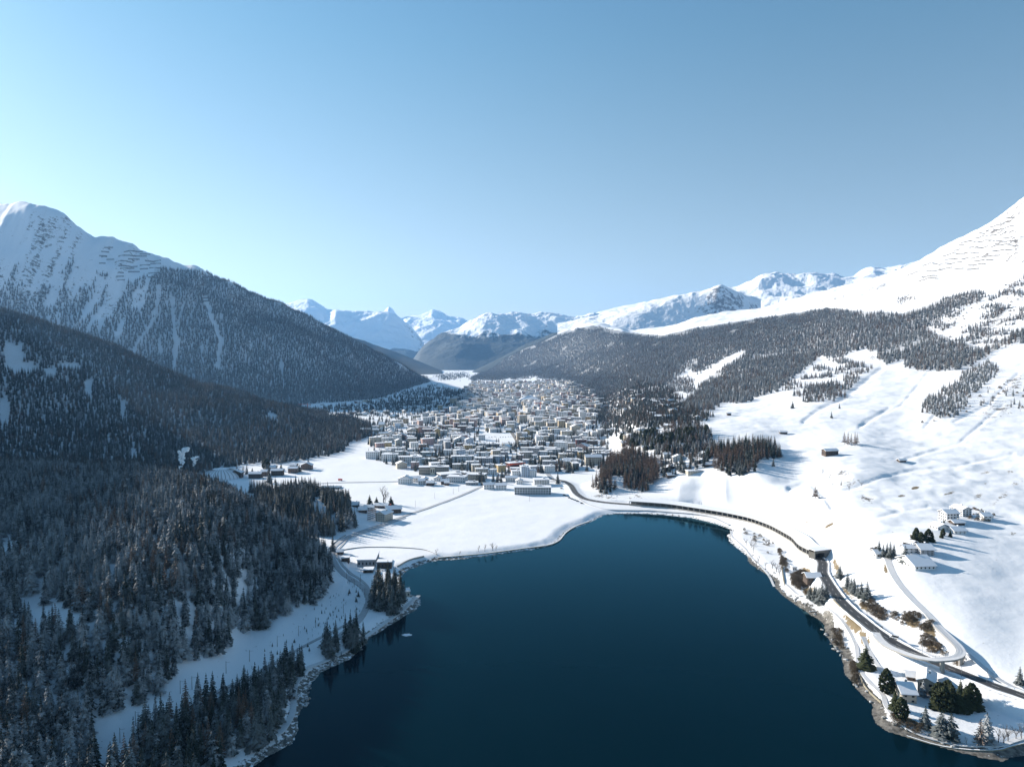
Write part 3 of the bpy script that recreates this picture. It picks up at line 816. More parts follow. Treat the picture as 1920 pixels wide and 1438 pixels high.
for s in (51, 52, 53):
    bt = MB(); bt.tube((0, 0, -.1), (0, 0, .4), .05, .03, 5)
    PROTO['bush'].append((bush(s).mesh('crown', M_SCRUB), bt.mesh('trunk', M_BARK)))
PROTO['bare'] = []
for s in (31, 32, 33):
    bt = MB(); bt.tube((0, 0, -.03), (0, 0, .25), .02, .016, 6)
    PROTO['bare'].append((bare_tree(s).mesh('crown', M_BARE), bt.mesh('trunk', M_BARK)))

# ------------------------------------------------------------------ where trees stand
def scatter(poly, spacing, seed, layer=None, jitter=0.48, dens=1.0, off=(), maxd=9000, extra=None):
    """world-space jittered grid; poly = picture outline of the tree feet"""
    R = np.random.RandomState(seed)
    pu, pv = np.array(poly).T
    pts = [hit(max(-790, u), v) for u, v in poly]
    x0, x1 = min(p.x for p in pts) - 300, max(p.x for p in pts) + 300
    y0, y1 = max(140, min(p.y for p in pts) - 200), min(maxd, max(p.y for p in pts) * 1.15 + 200)
    gx, gy = np.meshgrid(np.arange(x0, x1, spacing), np.arange(y0, y1, spacing * 0.87))
    gx = gx + (np.arange(gx.shape[0]) % 2)[:, None] * spacing / 2
    gx, gy = gx.ravel(), gy.ravel()
    gx = gx + R.uniform(-jitter, jitter, gx.shape) * spacing; gy = gy + R.uniform(-jitter, jitter, gy.shape) * spacing
    U = 960 + F * gx / gy
    k = (U > UG[0] + 5) & (U < UG[-1] - 5)
    gx, gy = gx[k], gy[k]
    gz = gh(gx, gy)
    u, v = proj(gx, gy, gz)
    rag = np.clip(gy / 1000, 0.3, 1) * 9
    ru_, rv_ = u + rag * N1.fbm(gx / 90, gy / 90, 3), v + rag * 0.7 * N2.fbm(gx / 90, gy / 90, 3)
    k = inpoly(ru_, rv_, poly)
    if layer is not None: k &= np.isin(glay(gx, gy), layer if isinstance(layer, (list, tuple)) else [layer])
    if dens < 1: k &= R.rand(len(gx)) < dens
    for o in off:
        if o[0] == 'poly': k &= ~inpoly(u, v, o[1])
        elif o[0] == 'line': k &= dpoly(u, v, o[1], False) > o[2] * (0.6 + 0.8 * R.rand(len(u)))
        else: k &= ell(u, v, *o) < R.uniform(0.15, 0.6, len(u))
    if extra is not None: k &= extra(gx, gy, u, v, R)
    return np.stack([gx[k], gy[k], gz[k], u[k], v[k]], 1)
def road_clear(x, y, u, v, R):
    return dpoly(x, y, [(p[0], p[1]) for p in RDP[::4]], False) > 9

def forest(name, pts, kinds, h, seed, label_=None):
    """one stand of trees as stuff; kinds: [(prototype, share)] ; h = (lo, hi) metres"""
    if len(pts) == 0: return None
    R = np.random.RandomState(seed)
    n = len(pts)
    me = bpy.data.meshes.new(name)
    me.vertices.add(n); me.vertices.foreach_set('co', pts[:, :3].astype(np.float32).ravel())
    var = []
    for kd, share in kinds: var += [(kd, j, share / len(PROTO[kd])) for j in range(len(PROTO[kd]))]
    cum = np.cumsum([q[2] for q in var]); cum /= cum[-1]
    # kinds stand in patches: mix noise and chance
    t = np.clip(0.5 + 0.5 * N4.fbm(pts[:, 0] / 70, pts[:, 1] / 70, 3) + R.uniform(-0.42, 0.42, n), 0, 0.999)
    idx = np.minimum(np.searchsorted(cum, t), len(var) - 1)
    # variants of one kind shuffled
    for a, (kd, j, s) in enumerate(var):
        pass
    same = {kd: [a for a, q in enumerate(var) if q[0] == kd] for kd, s in kinds}
    idx = np.array([R.choice(same[var[i][0]]) for i in idx])
    hs = h[0] + (h[1] - h[0]) * np.clip(R.beta(2.2, 1.6, n), 0, 1)
    ws = hs * R.uniform(0.85, 1.2, n)
    for nm, dt, arr, dom in (('idx', 'INT', idx.astype(np.int32), 0), ('rz', 'FLOAT', R.uniform(0, 6.28, n).astype(np.float32), 0)):
        at = me.attributes.new(nm, dt, 'POINT'); at.data.foreach_set('value', arr)
    at = me.attributes.new('sc', 'FLOAT_VECTOR', 'POINT')
    at.data.foreach_set('vector', np.stack([ws, ws, hs], 1).astype(np.float32).ravel())
    o = bpy.data.objects.new(name, me); COL.objects.link(o)
    o['kind'] = 'stuff'
    ng = bpy.data.node_groups.new(name, 'GeometryNodeTree')
    ng.interface.new_socket('Geometry', in_out='INPUT', socket_type='NodeSocketGeometry')
    ng.interface.new_socket('Geometry', in_out='OUTPUT', socket_type='NodeSocketGeometry')
    N, L = ng.nodes, ng.links
    gi, go = N.new('NodeGroupInput'), N.new('NodeGroupOutput')
    join = N.new('GeometryNodeJoinGeometry')
    for kd, j, s in reversed(var):
        j2 = N.new('GeometryNodeJoinGeometry')
        for ob in SOURCE[kd][j]:
            oi = N.new('GeometryNodeObjectInfo'); oi.transform_space = 'ORIGINAL'
            oi.inputs['Object'].default_value = ob; oi.inputs['As Instance'].default_value = False
            L.new(oi.outputs['Geometry'], j2.inputs[0])
        gt = N.new('GeometryNodeGeometryToInstance'); L.new(j2.outputs[0], gt.inputs[0])
        L.new(gt.outputs[0], join.inputs[0])
    iop = N.new('GeometryNodeInstanceOnPoints'); iop.inputs['Pick Instance'].default_value = True
    mp = N.new('GeometryNodeMeshToPoints'); L.new(gi.outputs[0], mp.inputs[0])
    L.new(mp.outputs[0], iop.inputs['Points']); L.new(join.outputs[0], iop.inputs['Instance'])
    def na(name, t):
        a = N.new('GeometryNodeInputNamedAttribute'); a.data_type = t; a.inputs[0].default_value = name
        return [q for q in a.outputs if q.enabled and q.name == 'Attribute'][0]
    L.new(na('idx', 'INT'), iop.inputs['Instance Index'])
    L.new(na('sc', 'FLOAT_VECTOR'), iop.inputs['Scale'])
    cx = N.new('ShaderNodeCombineXYZ'); L.new(na('rz', 'FLOAT'), cx.inputs[2])
    L.new(cx.outputs[0], iop.inputs['Rotation'])
    L.new(iop.outputs[0], go.inputs[0])
    md = o.modifiers.new('stand', 'NODES'); md.node_group = ng
    return o

# ------------------------------------------------------------------ single trees
SOURCE = {k: [] for k in PROTO}
NAME = {'spruce_dark': 'spruce_tree', 'spruce_frost': 'spruce_tree', 'spruce_pale': 'spruce_tree', 'larch': 'larch_tree', 'larch_pale': 'larch_tree', 'pine': 'pine_tree', 'bare': 'bare_tree', 'bush': 'shrub'}
TR = random.Random(5)
def tree(kind, x, y, h, label, group=None, wide=1.0, j=None):
    j = TR.randrange(len(PROTO[kind])) if j is None else j
    c, t = PROTO[kind][j]
    r = bpy.data.objects.new(NAME[kind], None); COL.objects.link(r)
    r.empty_display_size = 0.5
    r.location = (x, y, float(gh(x, y)) - 0.15)
    a = TR.random() * 6.28
    r.rotation_euler = (0, 0, a)
    w = h * wide * TR.uniform(0.92, 1.1)
    r['label'] = label; r['category'] = 'shrub' if kind == 'bush' else 'tree'
    if group: r['group'] = group
    oc = put('crown', c, r, scale=(w, w, h)); ot = put('trunk', t, r, scale=(w, w, h))
    while len(SOURCE[kind]) <= j: SOURCE[kind].append(None)
    if SOURCE[kind][j] is None: SOURCE[kind][j] = (oc, ot)
    return r
def tree_px(kind, u, v, hpx, label, group=None, wide=1.0, j=None):
    p = hit(u, v)
    return tree(kind, p.x, p.y, max(3, hpx * p.y / F), label, group, wide, j)
# ------------------------------------------------------------------ the woods
G_KN = 'frosted spruces on the wooded knoll beside the lake'
KNOLL = [(-780,1780),(-780,900),(-500,868),(0,880),(200,888),(300,896),(400,918),(500,968),(560,1006),(600,1038),(622,1052),(619,1099),(597,1129),(524,1160),(490,1185),(447,1185),(434,1198),(430,1232),(357,1254),(309,1293),(275,1322),(236,1348),(185,1353),(176,1413),(190,1500),(150,1780)]
OFFK = [(95,1160,62,22),(52,1128,25,14),(160,1172,30,12),(20,1030,20,20),(455,1105,12,30),(255,930,14,6)]
kn_pts = scatter(KNOLL, 6.8, 101, [4, 0], off=OFFK, extra=lambda x, y, u, v, R: (y < 1000))
GROVE = [(215,1450),(275,1374),(344,1331),(430,1305),(515,1275),(554,1250),(571,1254),(563,1284),(537,1335),(503,1404),(451,1411),(425,1438),(330,1560),(100,1700),(150,1500)]
gr_pts = scatter(GROVE, 5.6, 102, extra=lambda x, y, u, v, R: R.rand(len(u)) < 0.92)
G2 = scatter([(695,1140),(745,1158),(760,1132),(735,1100),(703,1105)], 5.5, 103)
G3 = np.concatenate([scatter([(604,1225),(622,1237),(640,1222),(632,1205),(612,1203)], 6, 104), scatter([(634,1208),(655,1222),(672,1224),(682,1206),(665,1184),(640,1190)], 6, 105)])
G4 = scatter([(470,925),(560,918),(645,938),(672,985),(645,1002),(608,1010),(560,996),(500,962)], 6.5, 106, off=[(602,955,10,28,-30), (628,985,6,20,-20)])
print('knoll', len(kn_pts), 'grove', len(gr_pts), len(G2), len(G3), len(G4))

def individuals(pts, n, kinds, h, labels, group, seed):
    """the n that show largest become trees of their own; returns the rest"""
    R = random.Random(seed)
    d = pts[:, 1] - 0.0
    inside = (pts[:, 3] > -20) & (pts[:, 3] < 1940) & (pts[:, 4] < 1470)
    order = np.argsort(np.where(inside, d, 1e6))
    pick = order[:n]
    for i in pick:
        x, y, z, u, v = pts[i]
        kd = R.choices([k for k, s in kinds], [s for k, s in kinds])[0]
        tree(kd, x, y, R.uniform(*h), labels[kd], group)
    return np.delete(pts, pick, 0)
LBL_K = {'spruce_frost': 'tall frost-dusted spruce in the dense shaded wood on the lakeside knoll', 'spruce_dark': 'tall dark spruce in the dense shaded wood on the lakeside knoll',
         'larch': 'thin rust-brown larch among the spruces of the lakeside knoll'}
kn_rest = individuals(kn_pts, 110, [('spruce_frost', .8), ('spruce_dark', .17), ('larch', .03)], (15, 22), LBL_K, G_KN, 1)
LBL_G = {'spruce_dark': 'dark slender spruce in the shoreline grove between snowy track and lake', 'spruce_frost': 'frost-tipped spruce in the shoreline grove between snowy track and lake',
         'larch': 'bare reddish larch in the shoreline grove between snowy track and lake'}
gr_rest = individuals(gr_pts, 45, [('spruce_dark', .62), ('spruce_frost', .25), ('larch', .13)], (15, 23), LBL_G, 'shoreline grove trees beside the snowy track', 2)
for i, (x, y, z, u, v) in enumerate(G2): tree('spruce_dark', x, y, TR.uniform(17, 25), 'tall dark spruce in the tight clump on the lake promontory', 'spruce clump on the promontory')
for i, (x, y, z, u, v) in enumerate(G3): tree('spruce_dark', x, y, TR.uniform(13, 22), 'dark spruce in the loose cluster on the snowy bank above the beach', 'spruces on the bank above the beach')
for kd in SOURCE:      # one of each kind must stand somewhere real before the stands copy it
    pass

# east side: single trees, traced one by one
for u, v, h, l in [(1575,1085,30,'lone small spruce on the grassy cutting uphill of the road'), (1589,1104,32,'first spruce of the row above the road, next to the lone one'),
                   (1596,1108,28,'narrow spruce second in the row above the road'), (1601,1113,32,'spruce in the middle of the row above the road'), (1608,1118,26,'shorter spruce in the row above the road'),
                   (1615,1122,34,'tall dark spruce near the end of the row above the road'), (1626,1125,38,'tallest spruce ending the row above the road')]:
    tree_px('spruce_dark', u, v, h, l, 'row of spruces above the road', 1.7)
for u, v, h in [(1519,1122,26),(1527,1126,30),(1535,1131,34),(1541,1134,44),(1549,1124,30),(1530,1118,24)]:
    tree_px('spruce_dark', u, v, h, 'dark spruce crowding the rock outcrop between road and lake', 'spruces on the lakeside rock', 1.9)
tree_px('pine', 1623, 1252, 46, 'big solitary dark evergreen on the bank below the curving ramp', None, 1.25)
for u, v, h, k, l, w in [(1662,1300,50,'pine','tall evergreen at the upper corner of the lakeside house',.95), (1690,1348,44,'pine','olive evergreen standing below the lakeside house wall',1.1),
                         (1678,1330,40,'pine','broad evergreen between shore path and lakeside house',1.0), (1731,1305,36,'spruce_frost','small frosty spruce against the east wall of the lakeside house',1.6),
                         (1735,1362,42,'spruce_dark','narrow dark spruce between the lakeside house and the paired spruces',1.7), (1765,1380,50,'spruce_dark','first of two joined dark spruces near the shore path',2.1),
                         (1783,1384,52,'spruce_dark','second of two joined dark spruces near the shore path',2.1), (1838,1398,54,'larch','rust-brown larch standing on the snow near the south shore',1.7),
                         (1850,1390,58,'spruce_frost','dark spruce right behind the rust-brown larch on the south shore',1.7), (1912,1283,36,'spruce_dark','small lone spruce on the snowfield above the road',2.0)]:
    tree_px(k, u, v, h, l, None, w)
for u, v, h in [(1755,1328,42),(1768,1332,50),(1783,1328,54),(1797,1333,50),(1810,1330,52),(1822,1326,48),(1832,1330,42),(1776,1318,46),(1800,1316,46),(1818,1318,44),(1760,1316,40)]:
    tree_px('pine', u, v, h, 'round-headed pine in the thick dark grove behind the lakeside house', 'pine grove behind the lakeside house', 1.2)
for u, v, h in [(1872,1392,40),(1882,1394,46),(1890,1390,44),(1905,1385,36),(1915,1386,40),(1812,1396,18),(1860,1398,26)]:
    tree_px('bare', u, v, h, 'leafless deciduous tree in the thin row at the south shore', 'bare trees on the south shore', 1.0)
for u, v, h in [(1399,1022,16),(1408,1030,20),(1417,1018,14),(1436,1022,18),(1441,1020,15),(1412,1036,22),(1422,1056,18),(1448,1066,20),(1456,1072,24),(1462,1080,22),(1565,1188,28),(1571,1196,30),(1419,1060,16),(1435,1064,14)]:
    tree_px('bare', u, v, h, 'small leafless tree along the north-east lake shore', 'bare shore trees beside the lake path', 1.3)
for u, v, h in [(1648,1042,30),(1656,1045,26),(1663,1044,28),(1669,1046,32),(1676,1044,26)]:
    tree_px('spruce_dark', u, v, h, 'spruce in the short line at the entrance of the hillside farm', 'spruces by the hillside farm', 1.7)
tree_px('spruce_dark', 1697, 1055, 34, 'spruce standing alone in the farm yard before the big barn', None, 1.9)
for u, v, h in [(1718,1010,22),(1714,1016,18),(1727,1018,22),(1735,1018,20),(1741,1014,24),(1748,1016,22),(1765,1008,16),(1782,1006,14),(1768,1004,14),(1770,980,8)]:
    tree_px('pine', u, v, h, 'dark garden tree among the upper farmhouses', 'garden trees among the upper farmhouses', 1.1)
tree_px('bare', 1641, 1040, 20, 'pale leafless tree beside the farm spruces', None, 1.5)
for u, v, h in [(1583,833,24),(1590,835,26),(1596,834,22),(1603,836,27),(1607,833,22)]:
    tree_px('larch', u, v, h, 'bare brown larch in the small clump on the open slope', 'larch clump on the open slope', 1.2)
for u, v, h, l in [(1486,766,16,'little spruce alone on the open slope'), (1559,784,14,'dark shrub-like spruce by the gully on the slope'), (1450,874,16,'small spruce at the foot of the larch wood'), (1574,766,11,'tiny spruce uphill of the gully'),
                   (1529,935,26,'brown larch at the gully below the hay barn')]:
    tree_px('spruce_dark' if 'spruce' in l else 'larch', u, v, h, l, None, 1.5)
# trees by the farms on the far side
for u, v, h, k in [(499,888,26,'spruce_dark'),(505,906,38,'spruce_dark'),(527,880,12,'pine'),(561,884,16,'pine'),(578,876,18,'spruce_dark'),(421,893,20,'larch'),(432,892,14,'larch'),(444,890,22,'larch'),(456,889,18,'larch'),(463,889,20,'spruce_dark'),(473,888,12,'pine'),(478,895,14,'larch'),(516,905,12,'spruce_dark'),(499,880,22,'pine')]:
    tree_px(k, u, v, h, 'tree among the dark chalets at the meadow edge', 'trees among the meadow chalets', 1.2)
for u, v, h, k in [(693,948,22,'pine'),(706,942,12,'pine'),(733,946,18,'pine'),(719,944,40,'bare'),(722,945,26,'bare'),(624,1034,32,'spruce_dark'),(672,953,12,'spruce_dark')]:
    tree_px(k, u, v, h, 'tree by the farmhouses beside the field road', 'trees by the field road farm', 1.2)
for u, v, h in [(897,1034,14),(909,1034,16),(924,1032,22),(818,1040,14),(930,1032,12),(862,1040,10)]:
    tree_px('bare', u, v, h, 'small leafless tree on the north embankment of the lake', 'bare trees on the north embankment', 1.2)
for u, v, h in [(655,1112,10),(672,1118,12),(668,1110,8),(520,1226,8),(533,1222,9),(512,1232,8),(552,1204,7),(580,1220,8),(640,1230,10),(577,1212,8),(535,1392,14),(668,1128,10)]:
    tree_px('spruce_dark', u, v, h, 'knee-high young spruce on the cleared snowy slope by the railway', 'young spruces on the cleared slope', 1.4)

for i, (u, v, l) in enumerate([(1655, 1148, 'brown leafless shrub just above the road near the spruce row'), (1728, 1180, 'largest brown shrub on the snowy bank inside the ramp loop'), (1760, 1215, 'greyish shrub beside the road under the ramp loop')]):
    tree_px('bush', u, v, 11, l, None, 1.2, i)
for kd in SOURCE:
    for j in range(len(PROTO[kd])):
        while len(SOURCE[kd]) <= j: SOURCE[kd].append(None)
# stands need every variant: plant the missing ones inside their own wood
fill = {'spruce_pale': [(1500, 700), (1452, 715), (1540, 690)], 'larch_pale': [(1330, 735), (1470, 700), (1375, 745)], 'larch': [(1170, 900), (1190, 895), (1215, 890)], 'bare': [(1600, 900), (1610, 905), (1590, 895)],
        'spruce_frost': [(1420, 740), (1430, 735), (1436, 738), (1441, 734)], 'spruce_dark': [(1240, 880), (1250, 875), (1290, 870), (1296, 872)], 'pine': [(1325, 815), (1335, 812), (1310, 818)]}
for kd in SOURCE:
    for j in range(len(PROTO[kd])):
        if SOURCE[kd][j] is None:
            u, v = fill[kd][j]
            p = hit(u, v)
            tree(kd, p.x, p.y, 15, 'conifer at the edge of the sunny slope wood', 'edge trees of the slope wood', 1.0, j)

hi = (kn_rest[:, 2] > 52) & (kn_rest[:, 3] < 330)
forest('forest', kn_rest[hi], [('spruce_pale', .45), ('spruce_frost', .5), ('larch', .05)], (12, 21), 10)
forest('forest', kn_rest[~hi], [('spruce_frost', .76), ('spruce_dark', .21), ('larch', .03)], (12, 23), 11)
forest('forest', gr_rest, [('spruce_dark', .6), ('spruce_frost', .3), ('larch', .1)], (14, 21), 12)
forest('forest', G4, [('spruce_dark', .8), ('larch', .06), ('spruce_frost', .14)], (15, 23), 13)
# larches and spruces behind the knoll
back = scatter([(-500,900),(-500,872),(0,872),(60,868),(380,872),(400,882),(300,895),(100,892),(0,888)], 9, 107, [0, 4, 3], extra=lambda x, y, u, v, R: (y > 900) & (y < 1300) & (R.rand(len(u)) < 0.8))
forest('forest', back, [('larch', .6), ('spruce_frost', .4)], (13, 20), 14)

# middle ridge
RIDGE = [(-780,1100),(-780,350),(-500,480),(-100,545),(0,575),(100,604),(200,640),(270,668),(320,690),(400,716),(500,746),(600,774),(660,784),(705,800),(690,820),(655,832),(640,848),(560,864),(440,876),(380,888),(0,900),(-300,940)]
ridge_pts = scatter(RIDGE, 9.5, 108, [3, 0], off=[(25,668,22,26),(45,690,26,12),(130,688,30,6),(95,700,10,10),(8,770,10,30),(165,730,8,16),(230,770,6,20),(510,782,12,7),(250,850,6,12)], maxd=3200,
                    extra=lambda x, y, u, v, R: (R.rand(len(u)) < 0.97) )
top = ridge_pts[:, 2] > np.inf
forest('forest', ridge_pts, [('spruce_frost', .2), ('spruce_dark', .65), ('larch', .15)], (13, 20), 15)
print('ridge', len(ridge_pts))

# far left mountain side
def lm_extra(x, y, u, v, R):
    # patchy streaks running down the slope above the timber line
    n = N2.fbm(u / 26 + v / 60, v / 120 - u / 300, 4)
    line = np.interp(u, [-800, 0, 100, 200, 270, 300, 340, 900], [535, 520, 530, 535, 500, 490, 480, 300])
    t = np.clip((v - line) / 95, -0.8, 1.2)
    patch = n + t * 0.95 - 0.36 > R.uniform(-0.12, 0.12, len(u))
    full = u > np.interp(v, [480, 520, 560, 600, 700], [300, 285, 270, 262, 225])
    return full | patch
LMP = [(-780,900),(-780,500),(0,450),(120,470),(200,520),(290,515),(300,500),(400,516),(430,530),(500,560),(560,584),(650,630),(760,690),(815,722),(790,740),(700,756),(560,764),(330,780),(0,780)]
lm_pts = scatter(LMP, 14, 109, 2, off=[('line', [(322,560),(325,600),(330,640),(326,690)], 4), ('line', [(384,560),(398,600),(414,640),(408,690)], 4), ('line', [(415,590),(420,640)], 1.5),
               ('line', [(300,540),(290,600),(262,640),(250,660)], 4), ('line', [(345,570),(332,610)], 2), (470,650,3,10,0), (528,688,4,12,0), (380,655,3,8), (300,650,4,20), (225,620,5,30,20)], maxd=6500, extra=lm_extra)
forest('forest', lm_pts, [('spruce_pale', .9), ('larch_pale', .1)], (16, 25), 16)
print('left mountain', len(lm_pts))

# sunny right slope
slope_pts = scatter(SLOPE, 13, 110, [1, 0], off=[(1180,622,40,6,0),(1375,622,10,3,-20),(1033,634,12,3,-20),(1200,625,14,5,0),(1235,620,8,4,0),(1345,705,9,4,-20)], maxd=8200, extra=lambda x, y, u, v, R: (N1.fbm(x / 160 - y / 500, y / 260 + x / 400, 4) < 0.62) | (R.rand(len(u)) < .25))
PATCH = ZP([(1470,650),(1510,620),(1560,590),(1640,540),(1700,500),(1760,470),(1805,488),(1800,520),(1760,550),(1700,610),(1670,640),(1640,705),(1560,718),(1480,692)])
patch_pts = scatter(PATCH, 9.5, 111, 1)
more = scatter(ZP([(1790,240),(1960,200),(1960,330),(1830,320),(1790,280)]), 11, 112, 1, extra=lambda x, y, u, v, R: N2.fbm(x / 75 + y / 200, y / 130 - x / 160, 3) > R.uniform(-.05, .25, len(u)))
sc = scatter(ZP([(1480,310),(1800,180),(1960,60),(1960,360),(1830,370),(1700,400)]), 10, 113, 1, extra=lambda x, y, u, v, R: N2.fbm(x / 75 + y / 200, y / 130 - x / 160, 3) > R.uniform(-.05, .25, len(u)))
sc2 = scatter(ZP([(820,600),(1100,440),(1260,500),(1180,560),(1130,620),(1060,650),(960,640),(900,610)]), 10, 114, 1, extra=lambda x, y, u, v, R: N2.fbm(x / 75 + y / 200, y / 130 - x / 160, 3) > R.uniform(-.05, .25, len(u)))
sc3 = scatter(ZP([(1350,190),(1420,180),(1460,200),(1380,215)]), 12, 115, 1, dens=.7)
sc4 = scatter(ZP([(340,560),(400,540),(470,540),(470,590),(350,600)]), 12, 116, 1, dens=.8)
sc5 = scatter(ZP([(960,600),(1080,560),(1130,590),(1060,640),(970,640)]), 10, 117, 1, dens=.6)
sc6 = scatter(ZP([(1600,650),(1900,560),(1950,600),(1900,700),(1700,660)]), 12, 118, 1, dens=.10)
print('slope', len(slope_pts), len(patch_pts))
forest('forest', slope_pts, [('spruce_pale', .68), ('larch_pale', .32)], (15, 23), 17)
forest('forest', np.concatenate([patch_pts, sc6]), [('spruce_pale', .75), ('larch_pale', .25)], (9, 14), 18)
forest('forest', np.concatenate([more, sc, sc2, sc3, sc4, sc5]), [('spruce_pale', .5), ('larch_pale', .5)], (10, 18), 19)
# upper rim of the slope against the white shoulder
# knoll wood beside the town
q = lambda a: [(1100 + x / 4.174, 780 + y / 4.174) for x, y in a]
LARCHES = q([(20,590),(130,440),(180,340),(250,330),(330,270),(420,300),(470,330),(560,370),(600,420),(590,500),(500,545),(480,595),(330,580),(240,560),(130,605)])
PINES = q([(240,190),(330,170),(420,120),(560,140),(690,120),(740,90),(860,90),(940,130),(960,220),(1000,270),(980,330),(900,300),(760,270),(640,300),(560,300),(420,240),(300,260)])
RIGHTW = q([(960,260),(1100,250),(1300,230),(1480,270),(1525,300),(1480,330),(1400,330),(1370,380),(1310,450),(1200,470),(1150,440),(1100,465),(1000,445),(980,400),(1060,380),(1040,330),(980,320)])
a1 = scatter(LARCHES, 6.8, 120, off=[(1155,905,10,14,0)]); a2 = scatter(PINES, 8, 121); a3 = scatter(RIGHTW, 7.2, 122, dens=.95)
forest('forest', a1, [('larch', .8), ('spruce_dark', .2)], (14, 23), 20)
forest('forest', a2, [('pine', .2), ('spruce_frost', .5), ('larch', .3)], (13, 19), 21)
forest('forest', a3, [('larch', .55), ('spruce_dark', .45)], (14, 22), 22)
a4 = scatter(q([(560,300),(760,260),(1000,320),(960,420),(840,450),(640,480),(590,420)]), 9, 123, dens=.75)
a5 = scatter(q([(0,180),(240,0),(700,-60),(1000,0),(860,60),(700,90),(560,120),(420,110),(240,170),(130,150)]), 11, 124, dens=.7)
a6 = scatter([(1080,740),(1130,700),(1250,725),(1290,760),(1330,790),(1250,800),(1190,800),(1110,790)], 11, 125, dens=.8)
forest('forest', np.concatenate([a4, a5, a6]), [('spruce_dark', .65), ('larch', .35)], (11, 18), 23)
a7 = scatter([(590,772),(700,752),(810,722),(850,735),(860,760),(800,775),(720,768),(640,790)], 20, 126, dens=.30)
a8 = scatter([(560,770),(640,762),(700,762),(760,752),(800,742),(820,755),(760,770),(700,775)], 16, 127, dens=.35)
forest('forest', np.concatenate([a7, a8]), [('spruce_dark', 1)], (12, 20), 24)
a9 = scatter([(830,735),(905,735),(900,748),(850,752)], 15, 128, dens=.8)
a10 = scatter([(815,705),(870,700),(880,706),(830,715)], 24, 129, dens=.5)
forest('forest', np.concatenate([a9, a10]), [('spruce_dark', 1)], (13, 20), 25)
a11 = scatter(q([(1740,360),(1800,380),(1900,470),(1960,520),(2060,500),(2180,440),(2200,520),(2100,600),(1960,560),(1850,510)]), 9, 130, dens=.35)
forest('thicket', a11, [('bare', .6), ('larch', .4)], (5, 11), 26)
# ------------------------------------------------------------------ materials of built things
def objcol_mat(name, rough=0.85):
    m, n, l, p = mat(name); nt = m.node_tree
    p.inputs['Roughness'].default_value = rough
    oi = n.new('ShaderNodeObjectInfo'); geo = n.new('ShaderNodeNewGeometry')
    f = noise(nt, 0.8, 4, 0.6, geo.outputs['Position'])
    mx = n.new('ShaderNodeMix'); mx.data_type = 'RGBA'; mx.blend_type = 'MULTIPLY'; mx.inputs[0].default_value = 0.18
    l.new(oi.outputs['Color'], mx.inputs[6]); l.new(f, mx.inputs[7])
    l.new(mx.outputs[2], p.inputs['Base Color'])
    return m
M_WALL = objcol_mat('rendered_wall')
M_SNOWROOF = simple('roof_snow', (0.80, 0.82, 0.86), 0.75, 0.05, 0.4)
M_EAVE = simple('roof_edge', (0.13, 0.115, 0.105), 0.8, 0.25, 1.0)
M_GLASS = simple('window_glass', (0.020, 0.026, 0.032), 0.25, 0.3, 0.3)
MATS['window_glass'].node_tree.nodes['Principled BSDF'].inputs['Specular IOR Level'].default_value = 0.15
M_WOOD = simple('dark_timber', (0.085, 0.050, 0.030), 0.85, 0.35, 2.0)
M_CONC = simple('concrete', (0.30, 0.29, 0.27), 0.9, 0.2, 0.6)
M_STONE = simple('stone_wall', (0.27, 0.24, 0.18), 0.95, 0.35, 1.5)
M_STEEL = simple('galvanised_steel', (0.22, 0.23, 0.24), 0.5, 0.15, 1.0, 0.4)
M_ASPH = simple('asphalt', (0.047, 0.048, 0.052), 0.8, 0.25, 0.25)
M_PATH = simple('ploughed_snow', (0.60, 0.61, 0.63), 0.85, 0.18, 0.5)
M_PATHD = simple('gritted_snow', (0.40, 0.41, 0.43), 0.85, 0.25, 0.4)
M_LINE = simple('road_paint', (0.7, 0.7, 0.68), 0.7, 0.1, 1.0)
M_RAIL = simple('track_bed', (0.20, 0.185, 0.17), 0.95, 0.4, 1.0)
M_RED = simple('red_paint', (0.55, 0.05, 0.03), 0.5, 0.1, 1.0)
M_ORANGE = simple('orange_paint', (0.75, 0.13, 0.05), 0.6, 0.1, 1.0)
M_BARRIER = simple('weathered_steel', (0.10, 0.095, 0.085), 0.8, 0.3, 1.0)
M_RED2 = simple('dark_red_cladding', (0.22, 0.05, 0.045), 0.8, 0.2, 1.0)
M_WHITEP = simple('white_paint', (0.75, 0.76, 0.77), 0.4, 0.05, 1.0)
M_SOLAR = simple('panel_glass', (0.06, 0.09, 0.13), 0.25, 0.2, 1.0)

